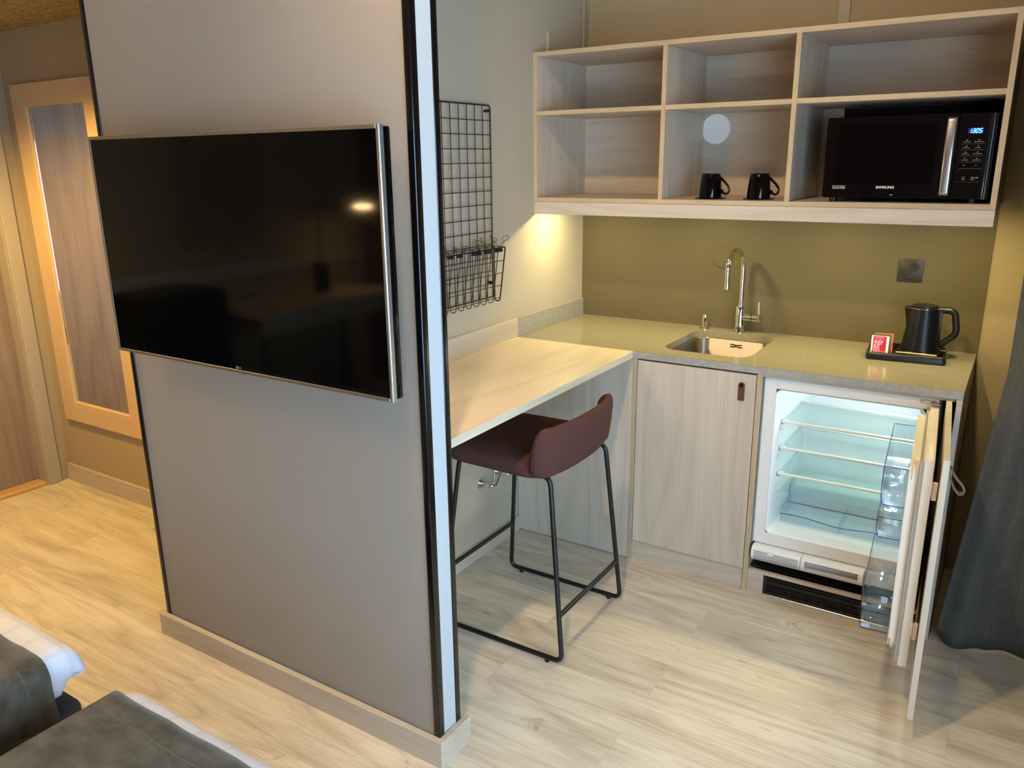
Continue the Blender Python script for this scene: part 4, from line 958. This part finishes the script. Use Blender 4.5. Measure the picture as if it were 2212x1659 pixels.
MB().lathe([(0, -0.003), (0.038, -0.003), (0.038, -0.006), (0, -0.006)], (-1.62, -2.12, CHH), 32).build('lamp_glass', 'lamp_warm', t)

# ------------------------------------------------------------------ television
tv = thing('television', 'large black flat television mounted on the taupe partition', 'television', (0.08, PF, 1.40))
TX0, TX1, TZ0, TZ1, TY = -0.4560, 0.6170, 1.0940, 1.7030, -2.100
m = MB()
fw_ = 0.009
for a in ((TX0, TX0+fw_, TZ0, TZ1), (TX1-fw_, TX1, TZ0, TZ1), (TX0+fw_, TX1-fw_, TZ1-fw_, TZ1), (TX0+fw_, TX1-fw_, TZ0, TZ0+fw_)): m.box(a[0], a[1], TY, TY+0.014, a[2], a[3], 0.0012)
m.build('screen_frame', 'tvframe', tv)
bx('silver_edge', 'silver', tv, TX1-0.001, TX1+0.0015, TY+0.0005, TY+0.0135, TZ0, TZ1, bev=0.0005)
m = MB().box(TX0+0.003, TX1-0.002, TY+0.014, TY+0.040, TZ0+0.003, TZ1-0.003, 0.004, 2).box(TX0+0.12, TX1-0.12, TY+0.040, TY+0.068, TZ0+0.03, TZ0+0.40, 0.008, 2)
m.build('back_housing', 'gloss_black2', tv)
scr = bx('screen', 'screen', tv, TX0+fw_, TX1-fw_, TY+0.0015, TY+0.006, TZ0+fw_+0.010, TZ1-fw_, bev=0)
lb = bx('lower_bezel', 'gloss_black2', tv, TX0+fw_, TX1-fw_, TY+0.0010, TY+0.006, TZ0+fw_, TZ0+fw_+0.0102, bev=0)
o = MB().lathe([(0.0042, 0), (0.0042, 0.0004), (0, 0.0004)], (0.079, TY+0.0010, TZ0+0.0145), 16, Matrix.Rotation(PI/2, 4, 'X')).build('maker_emblem', 'label_dim', lb)
text('maker_name', 'LG', 0.0085, 'label_dim', lb, (0.0900, TY+0.0006, TZ0+0.0145), FX, UZ)
bx('power_light', 'silver', tv, 0.083, 0.112, TY+0.004, TY+0.012, TZ0-0.003, TZ0, bev=0.0005)
bx('wall_mount', 'blackmetal', tv, 0.0, 0.16, TY+0.068, PF+0.004, 1.20, 1.42, bev=0.002)

# ------------------------------------------------------------------ framed mirror in the hall
mr = thing('framed_mirror', 'tall mirror in a wide pale maple frame on the hall wall', 'mirror', (-1.95, YH, 1.18))
AX0, AX1, AZ0, AZ1 = -2.303, -1.607, 0.361, 1.991; IX0, IX1, IZ0, IZ1 = -2.192, -1.718, 0.466, 1.890
m = MB(); ym = YH-0.022
for a, b in ((AX0, IX0), (IX1, AX1)): bx('frame_stile', 'maple', mr, a, b, ym, YH-0.0005, AZ0, AZ1, bev=0.0012)
for a, b in ((IZ1, AZ1), (AZ0, IZ0)): bx('frame_rail', 'maple_x', mr, IX0, IX1, ym, YH-0.0005, a, b, bev=0.0012)
gl_ = bx('mirror_glass', 'mirror', mr, IX0, IX1, YH-0.010, YH-0.0005, IZ0, IZ1, bev=0)
MB().tube([(IX0+0.010, YH-0.0105, IZ0+0.3), (IX0+0.010, YH-0.0105, IZ1)], 0.0012, 6).build('glass_line', 'chrome', gl_)  # thin chrome line along the left edge of the glass

# ------------------------------------------------------------------ curtain
m = MB()
path = [(0.0, -0.600), (0.06, -0.640), (0.13, -0.600), (0.20, -0.560), (0.27, -0.575), (0.36, -0.640), (0.45, -0.560), (0.54, -0.630), (0.62, -0.565), (0.70, -0.610)]
def cf(u, v):
    # u along width, v from floor up
    k = u*(len(path)-1); i = min(int(k), len(path)-2); f = k-i; f = f*f*(3-2*f)
    x = path[i][0]+(path[i+1][0]-path[i][0])*(k-i); y = path[i][1]+(path[i+1][1]-path[i][1])*f
    x0 = 1.708+0.088*min(1, v/0.38); sq = (2.44-x0)/0.70
    amp = 0.6+0.4*(1-v)
    z = 0.012+2.55*v
    zoff = 0.035*max(0, 1-u/0.05)*(1-v)**8 if u < 0.05 else 0
    return (x0+x*sq, -0.6+(y+0.6)*amp+0.012*math.sin(9*u+4*v), z+zoff)
m.grid(cf, 90, 50); o = m.build('curtain', 'curtain', None, 80, mods=(solidify(0.004),))
tag(o, 'dark slate grey floor-length curtain hanging beside the kitchen unit', 'curtain')
t = thing('curtain_rail', 'thin white curtain rail above the slate curtain', 'rail', (2.1, -0.6, 2.6))
MB().tube([(1.72, -0.60, 2.58), (2.47, -0.60, 2.58)], 0.008).build('rail_bar', 'outlet_w', t); MB().tube([(1.9, -0.60, 2.58), (1.9, -0.60, CH)], 0.004).tube([(2.4, -0.60, 2.58), (2.4, -0.60, CH)], 0.004).build('rail_hanger', 'outlet_w', t)

# ------------------------------------------------------------------ beds
def noise3(x, y, z):
    from mathutils import noise
    return noise.noise(Vector((x, y, z)))
def slab(x0, x1, y0, y1, z0, z1, r, rc, nx=40, ny=60, amp=0.0, fs=6):
    m = MB(); rg = []
    n = 8
    prof = [(-r*(1-math.sin(a)), z0+r*(1-math.cos(a))) for a in [PI/2*i/6 for i in range(7)]]
    prof += [(-r*(1-math.cos(a)), z1-r*(1-math.sin(a))) for a in [PI/2*i/6 for i in range(7)]]
    for d, z in prof: rg.append([m.bm.verts.new((q[0], q[1], z)) for q in rrect(x0-d, x1+d, y0-d, y1+d, max(rc+d, 0.01), 6)])
    for a, b in zip(rg[:-1], rg[1:]):
        for k in range(len(a)): m.bm.faces.new((a[k], a[(k+1) % len(a)], b[(k+1) % len(a)], b[k]))
    m.bm.faces.new(rg[-1]); m.bm.faces.new(rg[0][::-1])
    return m
def drape(x0, x1, y0, y1, ztop, zlow, r, amp, fs, ns=90, nt=70, sag_end=True, seed=0.0, endlow=None):
    """cloth over a bed: cross-section down one side, over the top and down the other, swept along y; the y1 end also drops when endlow is given"""
    m = MB()
    per = []
    w = x1-x0; hh = ztop-zlow
    total = hh+w+hh
    def cs(s):
        d = s*total
        if d < hh: x, z = x0, zlow+d
        elif d < hh+w: x, z = x0+(d-hh), ztop
        else: x, z = x1, ztop-(d-hh-w)
        return x, z
    def rnd(x, z):
        # round the shoulder
        for cx, sg in ((x0, 1), (x1, -1)):
            px = (x-cx)*sg; pz = ztop-z
            if px < r and pz < r:
                dx = r-px; dz = r-pz; L = math.hypot(dx, dz)
                if L > 1e-9:
                    mx_ = max(dx, dz); f = mx_/L
                    px = r-dx*f; pz = r-dz*f
                    return cx+px*sg, ztop-pz
        return x, z
    def f(u, v):
        x, z = cs(u); x, z = rnd(x, z)
        yy = y0+(y1-y0)*v; dz = 0
        if endlow is not None:
            L = (y1-y0)+(ztop-endlow); d = v*L
            if d <= (y1-y0)-r: yy = y0+d
            elif d <= (y1-y0)-r+PI/2*r:
                a = (d-((y1-y0)-r))/r; yy = y1-r+r*math.sin(a); dz = -(r-r*math.cos(a))
            else: yy = y1; dz = -(d-((y1-y0)-r+PI/2*r))-r
            z = max(z+dz, min(z, endlow)) if dz else z
            if dz: z = max(z, endlow-0.0)
        n1 = noise3(x*fs+seed, yy*fs, z*fs); n2 = noise3(x*fs*2.7, yy*fs*2.7+seed, z*fs*2)
        sgn = -1 if u < 0.5 else 1
        side = 1 if z < ztop-r*0.7 else 0
        return (x+side*sgn*amp*(n1+0.4*n2), yy+(amp*n2 if v > 0.9 and endlow is None else 0), z+(1-side)*amp*0.5*(n1+0.3*n2))
    m.grid(f, ns, nt); m.f = f; return m
BZ = 0.50
def bed(x0, x1, y1, zt_, lab, dlab, tlab, ty1, xo, seed):
    b = thing('bed', lab, 'bed', ((x0+x1)/2, -3.6, 0))
    slab(x0+0.01, x1+xo, -4.55, y1-0.015, 0.06, 0.37, 0.02, 0.05).build('bed_base', 'bedbase', b, 50)
    slab(x0+0.02, x1-0.02, -4.55, y1-0.03, 0.372, zt_-0.045, 0.03, 0.06).build('mattress', 'paper', b, 50)
    for xx in (x0+0.08, x1-0.08):
        for yy in (-4.4, y1-0.1): MB().cyl((xx, yy, 0), (xx, yy, 0.062), 0.02).build('leg', 'black_plastic', b)
    m = drape(x0-0.012, x1+0.012, -4.4, y1+0.010, zt_, 0.40, 0.045, 0.010, 7, seed=seed, endlow=0.43)
    o = m.build('duvet', 'duvet', None, 80, mods=(solidify(0.012, 0),)); tag(o, dlab, 'duvet')
    m = drape(x0-0.030, x1+(0.045 if xo > 0 else 0.030), -4.3, ty1, zt_+0.016, 0.20, 0.050, 0.0035, 5, seed=seed+3)
    f = m.f
    o = m.build('bed_throw', 'throw', None, 80, mods=(solidify(0.005, 0),)); tag(o, tlab, 'throw')
    sm = MB(); vv = 1-0.055/(ty1+4.3)
    for i in range(230):
        q0 = f(0.18+0.66*i/230, vv); q1 = f(0.18+0.66*(i+0.55)/230, vv); off = Vector((0, 0, 0.003)) if q0[2] > zt_ else Vector((0.003 if q0[0] > (x0+x1)/2 else -0.003, 0, 0.001))
        sm.tube([Vector(q0)+off, Vector(q1)+off], 0.0008, 4)
    sm.build('hem_stitching', 'seam', o)
bed(-0.90, -0.035, -2.572, 0.500, 'single bed on the left with charcoal upholstered base, left of the gap', 'white duvet with a faint square pattern, its corner showing on the left bed', 'olive brown velvet throw draped over the left bed', -2.655, 0.055, 1.0)
bed(0.235, 1.14, -2.590, 0.500, 'single bed in the foreground with an upholstered base, right of the gap', 'white duvet showing as a narrow strip along the far edge of the right bed', 'olive brown velvet throw filling the foreground on the right bed', -2.630, -0.005, 8.0)

# ------------------------------------------------------------------ things seen only in the television screen
dk = thing('writing_desk', 'wooden writing desk with black frame against the door-side wall behind the beds', 'desk', (-2.12, -4.35, 0))
bx('desk_board', 'desk', dk, XW+0.002, -1.85, -5.0, -3.78, 0.755, 0.78); bx('apron', 'lam_y', dk, -1.875, -1.855, -4.98, -3.80, 0.66, 0.754)
for yy in (-4.97, -3.81):
    MB().tube(fillet([(XW+0.02, yy, 0.0), (XW+0.02, yy, 0.745), (-1.88, yy, 0.745), (-1.88, yy, 0.0)], 0.01), 0.013, 8).build('desk_frame', 'blackmetal', dk)
t = thing('desk_lamp', 'black desk lamp with a lit head on the writing desk', 'lamp', (-2.2, -4.62, 0.78))
bx('lamp_base', 'blackmetal', t, -2.24, -2.16, -4.66, -4.58, 0.78, 0.98, bev=0.008, seg=2)
MB().tube(fillet([(-2.2, -4.62, 0.98), (-2.2, -4.62, 1.35), (-2.08, -4.93, 1.35)], 0.03), 0.008).build('lamp_arm', 'blackmetal', t)
TL = Vector((0.20, 0.26, -0.94)).to_track_quat('-Z', 'Y').to_matrix().to_4x4()
MB().lathe([(0.02, 0.02), (0.07, 0.01), (0.075, 0.0)], (-2.08, -4.93, 1.335), 28, TL).build('lamp_shade', 'blackmetal', t)
MB().lathe([(0, -0.001), (0.065, -0.001), (0.065, -0.004), (0, -0.004)], (-2.08, -4.93, 1.335), 28, TL).build('lamp_glass', 'lamp_bright', t)
t = thing('wire_grid_panel', 'black wire grid panel on the door-side wall above the writing desk', 'wire grid', (XW+0.01, -4.0, 1.14))
m = MB()
for k in range(13): m.tube([(XW+0.012, -4.32+k*0.05, 1.14), (XW+0.012, -4.32+k*0.05, 1.76)], 0.002, 6)
for k in range(13): m.tube([(XW+0.014, -4.32, 1.14+k*0.0515), (XW+0.014, -3.72, 1.14+k*0.0515)], 0.002, 6)
m.build('grid_wires', 'wire', t)
tag(bx('storage_cabinet', 'black_plastic', None, XW+0.003, -2.0, -3.69, -3.17, 0.0, 0.95, bev=0.004), 'low black cabinet against the door-side wall beside the writing desk', 'cabinet')
struct('trim_15', 'plinthy', XW, XW+0.012, YB, -2.6, 0.93, 1.02, bev=0.001)
